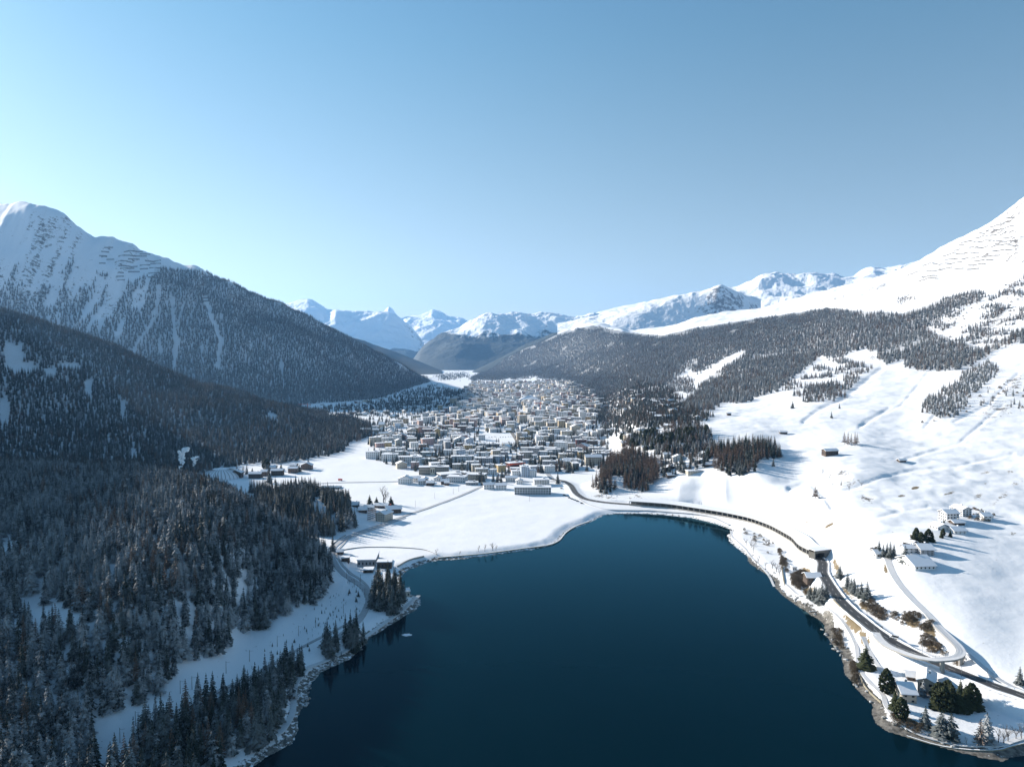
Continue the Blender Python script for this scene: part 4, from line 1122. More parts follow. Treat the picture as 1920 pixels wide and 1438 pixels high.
# ------------------------------------------------------------------ roads, paths, walls along a line
def line_pts(pts, step, lift=0.1):
    """(u, v) or (u, v, z) picture points -> evenly spaced world points"""
    out = []
    for q in pts:
        if len(q) == 3: out.append(Pz(*q))
        else:
            p = hit(q[0], q[1]); out.append(p)
    A = resample(out, step)
    return A
def ribbon(name, pts, width, m, lift=0.12, skirt=0.4, follow=True, step=4.0, world=None, side_m=None, props=None, offset=0.0):
    A = line_pts(pts, step) if world is None else world
    n = len(A)
    t = np.gradient(A[:, :2], axis=0); t /= np.linalg.norm(t, axis=1)[:, None] + 1e-9
    nx, ny = -t[:, 1], t[:, 0]
    b = MB()
    cols = [-0.5, -0.5, -0.25, 0, 0.25, 0.5, 0.5]
    vs = []
    cz = gh(A[:, 0] + nx * offset, A[:, 1] + ny * offset) if follow else A[:, 2]
    if follow:
        zs = [gh(A[:, 0] + nx * (offset + width * c), A[:, 1] + ny * (offset + width * c)) for c in (-.5, 0, .5)]
        cz = np.max(zs, 0)
        k = np.ones(5) / 5
        cz = np.maximum(np.convolve(np.pad(cz, 2, 'edge'), k, 'valid'), cz - 0.1)
    for i in range(n):
        for j, c in enumerate(cols):
            x, y = A[i, 0] + nx[i] * (offset + width * c), A[i, 1] + ny[i] * (offset + width * c)
            z = cz[i] + lift - (skirt if j in (0, 6) else 0)
            vs.append((x, y, z))
    fs, ms = [], []
    for i in range(n - 1):
        for j in range(6):
            fs.append((i * 7 + j, (i + 1) * 7 + j, (i + 1) * 7 + j + 1, i * 7 + j + 1)); ms.append(1 if j in (0, 5) and side_m else 0)
    me = bpy.data.meshes.new(name); me.from_pydata(vs, [], fs)
    me.materials.append(m)
    if side_m: me.materials.append(side_m)
    me.polygons.foreach_set('material_index', ms)
    me.update()
    if me.polygons[3].normal.z < 0: me.flip_normals()
    o = bpy.data.objects.new(name, me); COL.objects.link(o)
    for k_, v_ in (props or dict(kind='structure')).items(): o[k_] = v_
    return o, A, nx, ny, cz
ro, RA, rnx, rny, rcz = ribbon('road', None, 8.4, M_ASPH, 0.05, 0.9, False, world=RDP)
# painted edge lines and a dashed centre line
def dashes(name, A, nx, ny, cz, off, w, on, gap, m, lift):
    b = MB(); i = 0
    while i < len(A) - 1 - on:
        j = i + on
        for k in range(i, j):
            q = []
            for kk, s in ((k, -1), (k + 1, -1), (k + 1, 1), (k, 1)):
                q.append((A[kk, 0] + nx[kk] * (off + s * w / 2), A[kk, 1] + ny[kk] * (off + s * w / 2), cz[kk] + lift))
            b.face(q)
        i = j + gap
    o = put(name, b.mesh(name, m)); o['kind'] = 'structure'
for off in (-3.7, 3.7): dashes('road_marking', RA, rnx, rny, rcz, off, 0.22, 3, 0, M_LINE, 0.056)
dashes('road_marking', RA, rnx, rny, rcz, 0, 0.2, 1, 2, M_LINE, 0.056)
# kerb-high snow banks thrown up beside the asphalt
def snowbank(pts_world, nx, ny, off, h, name='snow_bank'):
    b = MB(); n = len(pts_world); vs = []
    R = np.random.RandomState(len(pts_world))
    for i in range(n):
        hh = h * (0.6 + 0.8 * R.rand()); o2 = off + R.uniform(-.2, .2)
        for c, zz in ((-1.3, -0.35), (-0.5, hh * 0.8), (0.1, hh), (1.3, -0.35)):
            vs.append((pts_world[i, 0] + nx[i] * (o2 + c), pts_world[i, 1] + ny[i] * (o2 + c), pts_world[i, 2] + zz))
    fs = [(i * 4 + j, (i + 1) * 4 + j, (i + 1) * 4 + j + 1, i * 4 + j + 1) for i in range(n - 1) for j in range(3)]
    me = bpy.data.meshes.new(name); me.from_pydata(vs, [], fs); me.materials.append(M_SNOWROOF)
    me.polygons.foreach_set('use_smooth', [True] * len(fs)); me.update()
    o = put(name, me); o['kind'] = 'structure'
k0 = int(len(RA) * 0.52)
snowbank(RA[k0:], rnx[k0:], rny[k0:], 5.4, 0.7); snowbank(RA[k0 + 60:], rnx[k0 + 60:], rny[k0 + 60:], -5.4, 0.6)

ROADXY = [(p[0], p[1]) for p in RDP[::4]]
RAMP = [(1650,1040),(1662,1048),(1668,1062),(1676,1080),(1692,1103),(1716,1130),(1742,1155),(1765,1180,21.5),(1783,1197,21.2),(1797,1211,20.8),(1802,1221,20.2),(1797,1229,19.8),(1780,1234,19.4),(1755,1236,19),(1725,1232,18.2),(1695,1223,16.8),(1665,1210,15.2),(1650,1198,14.1),(1641,1185,13.6)]
ribbon('ramp_road', RAMP[:8], 5.0, M_PATH, 0.25, 1.2, True, 3)
rp, PA, pnx, pny, pz = ribbon('ramp_road', RAMP[6:], 5.2, M_PATH, 0.1, 1.0, False, 2.5, side_m=M_CONC)
def rail(name, A, nx, ny, off, zoff, label, cat, i0=0, i1=None, gap=1, m=None):
    b = MB(); i1 = i1 or len(A) - 1
    root = bpy.data.objects.new(name, None); COL.objects.link(root)
    root.location = (A[i0, 0], A[i0, 1], A[i0, 2]); root['label'] = label; root['category'] = cat
    o0 = root.location
    P_ = lambda i, z: Vector((A[i, 0] + nx[i] * off, A[i, 1] + ny[i] * off, A[i, 2] + zoff + z)) - o0
    for z in (0.55, 1.05):
        for i in range(i0, i1): b.tube(P_(i, z), P_(i + 1, z), 0.06, 0.06, 4, cap=False)
    put('rail', b.mesh('rail', m or M_STEEL), root)
    for i in range(i0, i1 + 1, gap):
        c = MB(); c.tube(P_(i, -0.2), P_(i, 1.15), 0.06, 0.05, 5); put('post', c.mesh('post', m or M_STEEL), root)
rail('guard_rail', PA, pnx, pny, -2.5, 0.1, 'slim steel railing on the outer edge of the looping ramp bridge', 'railing')
# piers of the small bridge
for i, k in enumerate((int(len(PA) * .38), int(len(PA) * .52))):
    b = MB(); g = float(gh(PA[k, 0], PA[k, 1])) - 0.5
    b.box(-0.6, 0.6, -1.6, 1.6, g - PA[k, 2], -0.7)
    put('bridge_pier', b.mesh('bridge_pier', M_CONC), None, (PA[k, 0], PA[k, 1], PA[k, 2]), math.atan2(-pnx[k], pny[k]) * -1,
        label=['concrete pier under the ramp bridge, on the uphill side of the road', 'concrete pier under the ramp bridge, on the lake side of the road'][i], category='pier')
ribbon('path', [(1474,1096),(1502,1120),(1533,1136),(1566,1157),(1590,1185),(1604,1210),(1608,1232),(1612,1255),(1632,1282),(1653,1301),(1663,1327),(1686,1355),(1719,1375),(1766,1390),(1816,1399),(1868,1399),(1900,1390),(1960,1370)], 2.6, M_PATH, 0.25, 0.5)
ribbon('path', [(1618,1200),(1628,1222),(1642,1243),(1660,1262),(1690,1285)], 3.0, M_PATH, 0.25, 0.5)
ribbon('path', [(1815,1228),(1840,1252),(1870,1275),(1905,1292),(1960,1310)], 3.0, M_PATH, 0.2, 0.4)
ribbon('road', [(440,1405),(500,1385),(530,1371),(546,1345),(551,1310),(556,1280),(572,1256),(612,1240),(655,1218),(690,1192),(725,1166),(760,1140),(785,1118)], 3.4, M_PATH, 0.2, 0.5)
ribbon('road', [(600,1215),(640,1190),(676,1160),(690,1132),(688,1112),(668,1092),(645,1078),(630,1060),(622,1040),(628,1024),(650,1008),(700,989),(760,967),(820,946),(860,931),(900,914)], 5.0, M_PATHD, 0.5, 0.9)
ribbon('railway', [(150,1450),(300,1372),(430,1288),(500,1252),(552,1222),(600,1196),(650,1170),(682,1146),(694,1124),(690,1102),(672,1084),(650,1068),(636,1050),(634,1030),(650,1013),(700,993),(760,971)], 2.4, M_PATHD, 0.45, 0.7)
ribbon('road', [(560,909),(640,905),(740,903),(800,899)], 6, M_PATHD, 0.4, 0.6)
ribbon('road', [(900,914),(925,905),(960,903),(1040,902)], 6, M_PATHD, 0.3, 0.6)
ribbon('road', [(1035,898),(1020,880),(1005,858),(990,838),(975,815),(965,790),(955,765),(950,745)], 8, M_PATHD, 0.3, 0.6, step=8)
ribbon('railway', [(988,855),(975,835),(962,815),(952,800)], 9, M_RAIL, 0.3, 0.6, step=6)
ribbon('path', [(1085,935),(1110,948),(1140,955),(1200,957),(1280,962),(1340,972),(1368,985)], 3, M_PATH, 0.3, 0.5)
ribbon('path', [(1370,995),(1376,1010),(1396,1028),(1412,1048),(1438,1074),(1452,1100)], 2, M_PATH, 0.25, 0.4)
0 and ribbon('track', [(1905,965),(1893,975),(1884,965),(1900,945),(1918,928)], 2.2, M_RAIL, 0.1, 0.3)

def wall_line(name, pts, h, th, m, label, cat, world=None, base=-0.8, cap=None):
    A = line_pts(pts, 5) if world is None else world
    t = np.gradient(A[:, :2], axis=0); t /= np.linalg.norm(t, axis=1)[:, None] + 1e-9
    n = len(A); vs, fs, ms = [], [], []
    o0 = Vector(A[0])
    for i in range(n):
        nx, ny = -t[i, 1] * th / 2, t[i, 0] * th / 2
        for s, z in ((-1, base), (-1, h), (1, h), (1, base)):
            vs.append((A[i, 0] + s * nx - o0.x, A[i, 1] + s * ny - o0.y, A[i, 2] + z - o0.z))
    for i in range(n - 1):
        for j in range(3):
            fs.append((i * 4 + j, (i + 1) * 4 + j, (i + 1) * 4 + j + 1, i * 4 + j + 1)); ms.append(1 if j == 1 and cap else 0)
    fs += [(0, 1, 2, 3), (n * 4 - 1, n * 4 - 2, n * 4 - 3, n * 4 - 4)]; ms += [0, 0]
    me = bpy.data.meshes.new(name); me.from_pydata(vs, [], fs); me.materials.append(m)
    if cap: me.materials.append(cap)
    me.polygons.foreach_set('material_index', ms)
    me.update()
    return put(name, me, None, o0, label=label, category=cat)
seg = RDP[(RDP[:, 1] < Pz(1573, 1122, 13.8).y) & (RDP[:, 1] > Pz(1622, 1166, 13.7).y)].copy()
tt = np.gradient(seg[:, :2], axis=0); tt /= np.linalg.norm(tt, axis=1)[:, None]
seg[:, 0] -= np.sign(-tt[:, 1]) * -tt[:, 1] * 5.2; seg[:, 1] -= np.sign(-tt[:, 1]) * tt[:, 0] * 5.2
wall_line('retaining_wall', None, 0.7, 0.8, M_STONE, 'beige stone retaining wall holding the road above the lake meadow', 'wall', seg, -6)
wall_line('shore_wall', [(822,1046),(870,1042),(920,1037),(980,1029),(1030,1022),(1048,1014),(1060,1000),(1078,988),(1105,978)], 0.9, 1.2, M_STONE, 'low dark wall along the snowy north shore of the lake', 'wall', cap=M_SNOWROOF)
wall_line('shore_wall', [(1700,1380),(1760,1398),(1820,1406),(1862,1407),(1900,1398),(1950,1386)], 0.5, 0.8, M_STONE, 'low stone wall rimming the rounded south-east spit', 'wall', cap=M_SNOWROOF)
wall_line('garden_wall', [(1612,1262),(1618,1282),(1632,1300),(1652,1318)], 1.0, 0.6, M_STONE, 'stone garden wall below the big solitary evergreen', 'wall')
wall_line('field_wall', [(615,1030),(632,1014),(648,1004)], 0.9, 0.5, M_CONC, 'short grey wall beside the road bend under the spruces', 'wall')
wall_line('field_wall', [(622,1038),(650,1030),(690,1026),(724,1026),(790,1030),(820,1040)], 0.8, 0.5, M_CONC, 'thin grey wall crossing the shaded meadow behind the lido', 'wall', cap=M_SNOWROOF)
wall_line('retaining_wall', [(745,1063),(770,1050),(795,1044)], 1.4, 0.8, M_CONC, 'short concrete wall at the small snowy beach by the lido', 'wall')
wall_line('stream_wall', [(1466,1062),(1468,1080),(1471,1097)], 1.2, 1.0, M_STONE, 'dark stone wall beside the little stream running to the lake', 'wall')

# ------------------------------------------------------------------ road gallery beside the lake
def gallery():
    i0 = int(np.argmin(np.abs(RDP[:, 0] - Pz(1186, 947, 9).x))); p1 = Pz(1524, 1040, 13.3)
    i1 = int(np.argmin(np.hypot(RDP[:, 0] - p1.x, RDP[:, 1] - p1.y)))
    A = RDP[i0:i1 + 1]
    t = np.gradient(A[:, :2], axis=0); t /= np.linalg.norm(t, axis=1)[:, None]
    # side facing the lake
    sx, sy = t[:, 1], -t[:, 0]
    n = len(A); o0 = Vector(A[n // 2])
    root = bpy.data.objects.new('road_gallery', None); COL.objects.link(root); root.location = o0
    root['label'] = 'long curved concrete road gallery with a row of columns beside the lake'; root['category'] = 'gallery'
    def P_(i, s, z): return Vector((A[i, 0] + sx[i] * s, A[i, 1] + sy[i] * s, A[i, 2] + z)) - o0
    def strip(name, prof, m, ms=None):
        vs = [P_(i, s, z) for i in range(n) for s, z in prof]
        k = len(prof)
        fs = [(i * k + j, i * k + (j + 1) % k, (i + 1) * k + (j + 1) % k, (i + 1) * k + j) for i in range(n - 1) for j in range(k)]
        fs += [tuple(range(k)), tuple(range(n * k - 1, n * k - k - 1, -1))]
        me = bpy.data.meshes.new(name); me.from_pydata(vs, [], fs); me.materials.append(m); me.update()
        put(name, me, root)
    strip('roof', [(5.4, 4.9), (5.4, 5.35), (-6, 5.6), (-6, 5.2)], M_CONC)
    strip('roof_snow', [(5.1, 5.37), (4.6, 5.6), (-6, 6.2), (-12, 6.6), (-12, 4.2), (-6, 5.62)], M_SNOWROOF)
    strip('back_wall', [(-5.2, -0.5), (-5.2, 5.15), (-5.9, 5.15), (-5.9, -0.5)], M_CONC)
    strip('parapet', [(5.3, -1.2), (5.3, 1.1), (4.9, 1.1), (4.9, -1.2)], M_CONC)
    for i in range(0, n, 2):
        b = MB(); a = math.atan2(t[i, 1], t[i, 0]); q = P_(i, 5.1, 0)
        b.box(-0.35, 0.35, -0.25, 0.25, 1.15, 4.88)
        put('column', b.mesh('column', M_CONC), root, q, a)
    return A
GA = gallery()
# tunnel mouth
def portal():
    p = Pz(1537, 1047, 13.4); b = MB()
    W, Hh, w, h = 13.0, 7.6, 5.0, 5.2
    # frame around the mouth, a dark bore behind it
    for (x0, x1, z0, z1) in ((-w - 1.2, -w, -1, Hh), (w, W, -1, Hh), (-w, w, h, Hh)):
        b.box(x0, x1, -0.5, 0.5, z0, z1)
    root = bpy.data.objects.new('tunnel_portal', None); COL.objects.link(root); root.location = (p.x, p.y, p.z); root.rotation_euler = (0, 0, 0.33)
    root['label'] = 'dark concrete tunnel mouth where the gallery ends and the road comes out'; root['category'] = 'tunnel portal'
    put('portal_frame', b.mesh('portal_frame', simple('dark_concrete', (0.12, 0.12, 0.115), 0.9, 0.25, 0.8)), root)
    c = MB(); c.box(-w - 1.2, W + 0.3, -0.9, 9, Hh, Hh + 0.55); put('roof_snow', c.mesh('roof_snow', M_SNOWROOF), root)
    d = MB(); d.box(-w + .2, w + 4, 8.4, 8.7, -1, Hh - 0.05); d.box(w, w + .3, .6, 8.3, -1, h); d.box(-w - .3, -w, .6, 8.3, -1, h); d.box(-w, w, .6, 8.3, h + .02, h + .3)
    put('bore', d.mesh('bore', M_BARRIER), root)
portal()
for i, (u, v, z) in enumerate([(1583,1128,13.8),(1613,1160,13.8),(1652,1190,13.5),(1715,1224,13),(1818,1270,12),(1835,1278,12)]):
    p = Pz(u, v, z) + Vector((4.8, 0, 0)) * (1 if i % 2 else -1); b = MB(); b.tube((0, 0, -1), (0, 0, 8), .14, .09, 6); q = MB(); q.tube((0, 0, 7.9), (1.6 * (-1 if i % 2 else 1), 0, 8.2), .06, .05, 5); q.box(-.3 + 1.6 * (-1 if i % 2 else 1), .3 + 1.6 * (-1 if i % 2 else 1), -.15, .15, 8.15, 8.3)
    r = bpy.data.objects.new('street_lamp', None); COL.objects.link(r); r.location = p; r['category'] = 'street lamp'; r['group'] = 'lamps along the lake road'
    r['label'] = 'slim grey lamp ' + ['beside the stone retaining wall', 'at the lower end of the stone retaining wall', 'just uphill of the white car', 'next to the ramp embankment', 'on the lake side below the ramp bridge', 'on the hill side below the ramp bridge'][i]
    put('pole', b.mesh('pole', M_STEEL), r); put('lamp_head', q.mesh('lamp_head', M_STEEL), r)

# ------------------------------------------------------------------ vehicles
def car(p, rz, m, label, group=None, van=False):
    r = bpy.data.objects.new('van' if van else 'car', None); COL.objects.link(r)
    r.location = p; r.rotation_euler = (0, 0, rz); r['label'] = label; r['category'] = 'van' if van else 'car'
    if group: r['group'] = group
    L, W, hb, ht = (2.6, 0.98, 1.15, 2.3) if van else (2.2, 0.9, 0.85, 1.45)
    b = MB()
    prof = [(-L, .3), (-L, hb * .95), (-L * .9, hb), (L * .45, hb), (L * .97, hb * .82), (L, hb * .6), (L, .3)]
    k = len(prof); vs = [(x, s * W, z) for s in (-1, 1) for x, z in prof]
    b.add(vs, [tuple(range(k - 1, -1, -1)), tuple(range(k, 2 * k))] + [(j, (j + 1) % k, k + (j + 1) % k, k + j) for j in range(k)])
    put('body', b.mesh('body', m), r)
    c = MB(); xs = (-L * .86, -L * .62, L * .18, L * .5) if not van else (-L * .97, -L * .94, L * .35, L * .62)
    vs = [(xs[0], s * W * .95, hb + .005) for s in (-1, 1)] + [(xs[1], s * W * .8, ht) for s in (-1, 1)] + [(xs[2], s * W * .8, ht) for s in (-1, 1)] + [(xs[3], s * W * .95, hb + .005) for s in (-1, 1)]
    c.add(vs, [(0, 2, 3, 1), (4, 6, 7, 5), (0, 6, 4, 2), (1, 3, 5, 7)], 0); c.add(vs, [(2, 4, 5, 3)], 1)
    put('cabin', c.mesh('cabin', [M_GLASS, m]), r)
    for x in (-L * .62, L * .62):
        for s in (-1, 1):
            w = MB(); w.tube((x, s * (W - .16), .34), (x, s * (W + .03), .34), .34, .34, 12); put('wheel', w.mesh('wheel', M_BARRIER), r)
    for s in (-1, 1):
        w = MB(); w.box(L - .04, L + .03, s * W * .65 - .16, s * W * .65 + .16, .55, .72); put('headlight', w.mesh('headlight', M_WHITEP), r)
    return r
p = Pz(1670, 1195, 13.35); car((p.x + 1.5, p.y - 1.5, p.z + .12), math.radians(130), M_WHITEP, 'white car driving along the dark lake road beside the ramp', van=True)
M_CARS = [simple('car_paint_%s' % c, col, 0.3, 0.05) for c, col in (('a', (.03, .03, .035)), ('b', (.25, .26, .28)), ('c', (.06, .09, .16)), ('d', (.5, .5, .5)))]
for i, (u, v) in enumerate([(1058,929),(1063,931),(1068,934),(1073,936),(1078,938),(1083,940),(1091,944),(1053,916)]):
    q_ = hit(u, v); car((q_.x, q_.y, float(gh(q_.x, q_.y)) + .1), math.radians(-40 + 6 * i), M_CARS[i % 3], 'dark car in the row parked on snow beside the lakeside roundabout', 'cars parked by the lakeside bend')
for i, (x, y) in enumerate([(938,820),(943,820),(948,820),(953,819),(958,819),(928,819),(922,820),(917,820),(965,799),(970,800)]):
    q_ = hit(x, y); car((q_.x, q_.y, float(gh(q_.x, q_.y)) + .1), math.radians(84), M_CARS[i % 4], 'tiny car in the open car park amid the town', 'cars in the town car park')
q_ = hit(638, 901); g = float(gh(q_.x, q_.y)); b = MB()
r = bpy.data.objects.new('snow_groomer', None); COL.objects.link(r); r.location = (q_.x, q_.y, g); r['label'] = 'small red lorry on the snowy meadow road'; r['category'] = 'lorry'
b.box(-3.2, 1.2, -1.2, 1.2, .7, 3.1); put('body', b.mesh('body', M_RED), r); b = MB(); b.box(1.3, 3.2, -1.15, 1.15, .7, 2.8); put('cab', b.mesh('cab', M_RED), r); r.name = 'lorry'
for x in (-2.2, 2.2):
    for s in (-1, 1):
        w = MB(); w.tube((x, s * 1.0, .5), (x, s * 1.3, .5), .5, .5, 10); put('wheel', w.mesh('wheel', M_BARRIER), r)

# ------------------------------------------------------------------ poles
def pole(u, v, h, label, group, arm=True, w=None):
    p = hit(u, v) if w is None else w
    r = bpy.data.objects.new('utility_pole', None); COL.objects.link(r); r.location = (p.x, p.y, float(gh(p.x, p.y))); r['label'] = label; r['category'] = 'pole'; r['group'] = group
    b = MB(); b.tube((0, 0, -.5), (0, 0, h), .16, .11, 6); put('mast', b.mesh('mast', M_WOOD), r)
    if arm:
        b = MB(); b.tube((-.1, 0, h - .8), (2.6, 0, h - .5), .07, .06, 5); put('arm', b.mesh('arm', M_STEEL), r)
for u, v in [(182,1428),(225,1392),(254,1360),(338,1300),(360,1292),(424,1262),(468,1240),(520,1212),(560,1192),(592,1176),(644,1150),(668,1158),(684,1120),(664,1100),(650,1085),(676,1092),(628,1050)]:
    pole(u, v, 7.5, 'dark catenary pole along the snowy railway above the shore', 'railway poles')
for u, v in [(779,950),(815,935),(850,926),(993,940),(860,922)]: pole(u, v, 9, 'thin pole standing in the open snowfield', 'field poles', False)
# avalanche fences
def barrier(p0, p1, h, label, group):
    root = bpy.data.objects.new('avalanche_barrier', None); COL.objects.link(root); root.location = p0; root['label'] = label; root['category'] = 'snow barrier'; root['group'] = group
    A = resample([p0, p1], 25.0)
    A[:, 2] = gh(A[:, 0], A[:, 1]); b = MB(); o0 = Vector(p0)
    for i in range(len(A) - 1):
        a, c = Vector(A[i]) - o0, Vector(A[i + 1]) - o0
        for z in (0.1, .42, .74):
            b.face([a + Vector((0, 0, h * z)), c + Vector((0, 0, h * z)), c + Vector((0, .8, h * (z + .24))), a + Vector((0, .8, h * (z + .24)))])
        b.tube(a + Vector((0, 0, -2)), a + Vector((0, .6, h)), .4, .3, 4); b.tube(a + Vector((0, 4, -1)), a + Vector((0, .6, h * .8)), .3, .25, 4)
    me = b.mesh('avalanche_barrier', M_BARRIER); root2 = put('avalanche_barrier', me, None, p0, label=label, category='snow barrier', group=group)
    bpy.data.objects.remove(root)
def fence_px(u0, v0, u1, v1, h, label, group):
    barrier(hit(u0, v0), hit(u1, v1), h, label, group)
BR = random.Random(8)
for (v, a, c) in [(466,195,212),(473,190,205),(474,232,258),(481,186,200),(483,190,201),(482,222,275),(472,250,268),(488,200,214),(487,240,262),(478,262,282),(495,186,198),(494,215,250),(490,272,302),(500,222,258),(499,262,282),(496,282,302),(506,262,278),(505,225,252),(504,280,302),(512,222,232),(511,240,262),(514,278,300),(520,218,232),(521,278,298),(527,220,234),(560,378,392),(566,380,392)]:
    fence_px(a, v, c, v + BR.uniform(-1, 1.5), 7.5, 'thin dark snow barrier on the white slope above the shaded forest', 'avalanche barriers above the shaded forest')
zz = lambda x, y: (1700 + x / 5.136, 380 + y / 5.136)
for (x0, y0, x1, y1) in [(805,240,940,215),(830,262,1030,232),(740,275,800,272),(870,300,950,288),(650,350,780,330),(800,325,870,318),(740,375,920,375),(930,350,1020,338),(520,395,620,375),(640,385,740,380),(500,415,560,410),(680,440,790,420),(600,440,680,432),(810,440,1040,425),
        (340,525,480,500),(480,500,590,490),(600,485,700,488),(450,470,530,458),(360,555,500,545),(520,545,600,535),(620,548,700,525),(720,530,900,515),(150,610,350,600),(360,590,530,580),(310,645,440,630),(460,650,550,640),(580,652,700,640),(590,610,760,600),(140,718,290,712),(110,757,300,740),(650,570,830,562),(0,712,130,668),(190,665,330,655),(690,300,760,305),(900,200,1010,180),(950,160,1040,150),(850,405,1040,385),(820,468,1010,462),(560,385,640,370)]:
    u0, v0 = zz(x0, y0); u1, v1 = zz(x1, y1)
    fence_px(u0, v0, u1, v1, 6.5, 'long dark snow barrier on the sunny summit slope', 'avalanche barriers on the sunny summit')
# ------------------------------------------------------------------ buildings
def wall_faces(b, p, d, nrm, L, Hh, floors, bays, ww=0.5, wh=0.5, rec=0.18, mw=0, mg=1, skip=None):
    """one facade: connected wall quads round recessed windows"""
    p, d, nrm = Vector(p), Vector(d), Vector(nrm)
    up = Vector((0, 0, 1)); cw, ch = L / bays, Hh / floors
    for f in range(floors):
        for k in range(bays):
            o = p + d * (cw * k) + up * (ch * f)
            if skip and skip(f, k):
                b.face([o, o + d * cw, o + d * cw + up * ch, o + up * ch], mw); continue
            x0, x1 = cw * (0.5 - ww / 2), cw * (0.5 + ww / 2); z0, z1 = ch * (0.30), ch * (0.30 + wh)
            Q = lambda x, z, r=0: o + d * x + up * z - nrm * r
            b.face([Q(0, 0), Q(cw, 0), Q(cw, z0), Q(0, z0)], mw); b.face([Q(0, z1), Q(cw, z1), Q(cw, ch), Q(0, ch)], mw)
            b.face([Q(0, z0), Q(x0, z0), Q(x0, z1), Q(0, z1)], mw); b.face([Q(x1, z0), Q(cw, z0), Q(cw, z1), Q(x1, z1)], mw)
            b.face([Q(x0, z0), Q(x1, z0), Q(x1, z0, rec), Q(x0, z0, rec)], mw); b.face([Q(x0, z1, rec), Q(x1, z1, rec), Q(x1, z1), Q(x0, z1)], mw)
            b.face([Q(x0, z0, rec), Q(x1, z0, rec), Q(x1, z1, rec), Q(x0, z1, rec)], mg)

def house(loc, rz, w, d, h, floors, bays, color, roof='flat', label='', cat='building', group=None, wood=0.0, balcony=False, windows='mesh', name=None, chimney=True, roofcol=None, bandwin=False, wscale=.27):
    """building whose front (-y side) is w wide; parts: wall, roof (> chimney), window / balcony where they show"""
    nm = name or ('chalet' if roof == 'gable' and h < 11 else 'apartment_building')
    root = bpy.data.objects.new(nm, None); COL.objects.link(root)
    root.location = loc; root.rotation_euler = (0, 0, rz); root['label'] = label; root['category'] = cat
    if group: root['group'] = group
    b = MB(); base = -3.0
    sb = max(1, round(bays * d / w))
    x0, x1, y0, y1 = -w / 2, w / 2, -d / 2, d / 2
    sides = [((x0, y0, 0), (1, 0, 0), (0, -1, 0), w, bays), ((x1, y0, 0), (0, 1, 0), (1, 0, 0), d, sb), ((x1, y1, 0), (-1, 0, 0), (0, 1, 0), w, bays), ((x0, y1, 0), (0, -1, 0), (-1, 0, 0), d, sb)]
    ww, wh = (0.92, 0.42) if bandwin else (0.38, 0.40)
    for i, (p, dd, nn, L, nb) in enumerate(sides):
        if windows == 'parts':
            p_ = Vector(p); D_ = Vector(dd)
            b.face([p_, p_ + D_ * L, p_ + D_ * L + Vector((0, 0, h)), p_ + Vector((0, 0, h))])
            if i < 2 or i == 3:
                cw, ch = L / nb, h / floors
                for f in range(floors):
                    for k in range(nb):
                        q = p_ + D_ * (cw * (k + .5)) + Vector((0, 0, ch * (f + .55)))
                        wbm = MB(); a = cw * wscale; c = ch * min(.36, wscale)
                        N_ = Vector(nn)
                        for (m_, a_, c_, o_) in ((1, a + .12, c + .12, .03), (0, a, c, .06)):
                            V = [D_ * s * a_ + Vector((0, 0, t * c_)) for s, t in ((-1, -1), (1, -1), (1, 1), (-1, 1))]
                            F0 = [v - N_ * .05 for v in V]; F1 = [v + N_ * o_ for v in V]
                            wbm.add(F0 + F1, [(4, 5, 6, 7), (0, 1, 5, 4), (1, 2, 6, 5), (2, 3, 7, 6), (3, 0, 4, 7)], m_)
                        put('window', wbm.mesh('window', [M_GLASS, M_WHITEP]), root, q)
        else:
            wall_faces(b, p, dd, nn, L, h, floors, nb, ww, wh)
        P_ = Vector(p); b.face([P_ + Vector((0, 0, base)), P_ + Vector(dd) * L + Vector((0, 0, base)), P_ + Vector(dd) * L, P_], 0)
    r = MB(); ov = 0.5 if roof == 'flat' else 1.0
    if roof == 'flat':
        r.box(x0 - ov, x1 + ov, y0 - ov, y1 + ov, h + .003, h + .22, 0)
        r.box(x0 - ov + .05, x1 + ov - .05, y0 - ov + .05, y1 + ov - .05, h + .222, h + .95, 1, False)
        ch_ = (w * .12, d * .15, 1.6)
    else:
        ax = roof == 'gable'     # ridge along y for 'gable', along x for 'side'
        rise = (w if ax else d) * 0.5 * (0.42 if roofcol is None else 0.9)
        if ax:
            A = [(x0 - ov, h - .42 * ov * (1 if roofcol is None else 2)), (0, h + rise), (x1 + ov, h - .42 * ov * (1 if roofcol is None else 2))]
            mk = lambda s, z, y: (s, y, z); e0, e1 = y0 - ov, y1 + ov
            b.face([(x0, y0, h), (x1, y0, h), (0, y0, h + rise)], 0); b.face([(x1, y1, h), (x0, y1, h), (0, y1, h + rise)], 0)
        else:
            A = [(y0 - ov, h - .42 * ov), (0, h + rise), (y1 + ov, h - .42 * ov)]
            mk = lambda s, z, x: (x, s, z); e0, e1 = x0 - ov, x1 + ov
            b.face([(x1, y0, h), (x1, y1, h), (x1, 0, h + rise)], 0); b.face([(x0, y1, h), (x0, y0, h), (x0, 0, h + rise)], 0)
        for (za, zb, m, ins) in ((0.02, .3, 0, 0), (.3, .78, 1, .1)):
            vs = []
            for e in (e0 + ins, e1 - ins):
                for (s, z) in A: vs.append(mk(s * (1 - ins * .02), z + za, e))
                for (s, z) in A[::-1]: vs.append(mk(s * (1 - ins * .02), z + zb, e))
            r.add(vs, [(0, 1, 4, 5), (1, 2, 3, 4), (11, 10, 7, 6), (10, 9, 8, 7), (0, 6, 7, 1), (1, 7, 8, 2), (2, 8, 9, 3), (3, 9, 10, 4), (4, 10, 11, 5), (5, 11, 6, 0)], m)
        ch_ = (w * .05 + .3, .5, rise + 1.2)
    wl = put('wall', b.mesh('wall', [M_WALL, M_GLASS]), root); wl.color = (*color, 1)
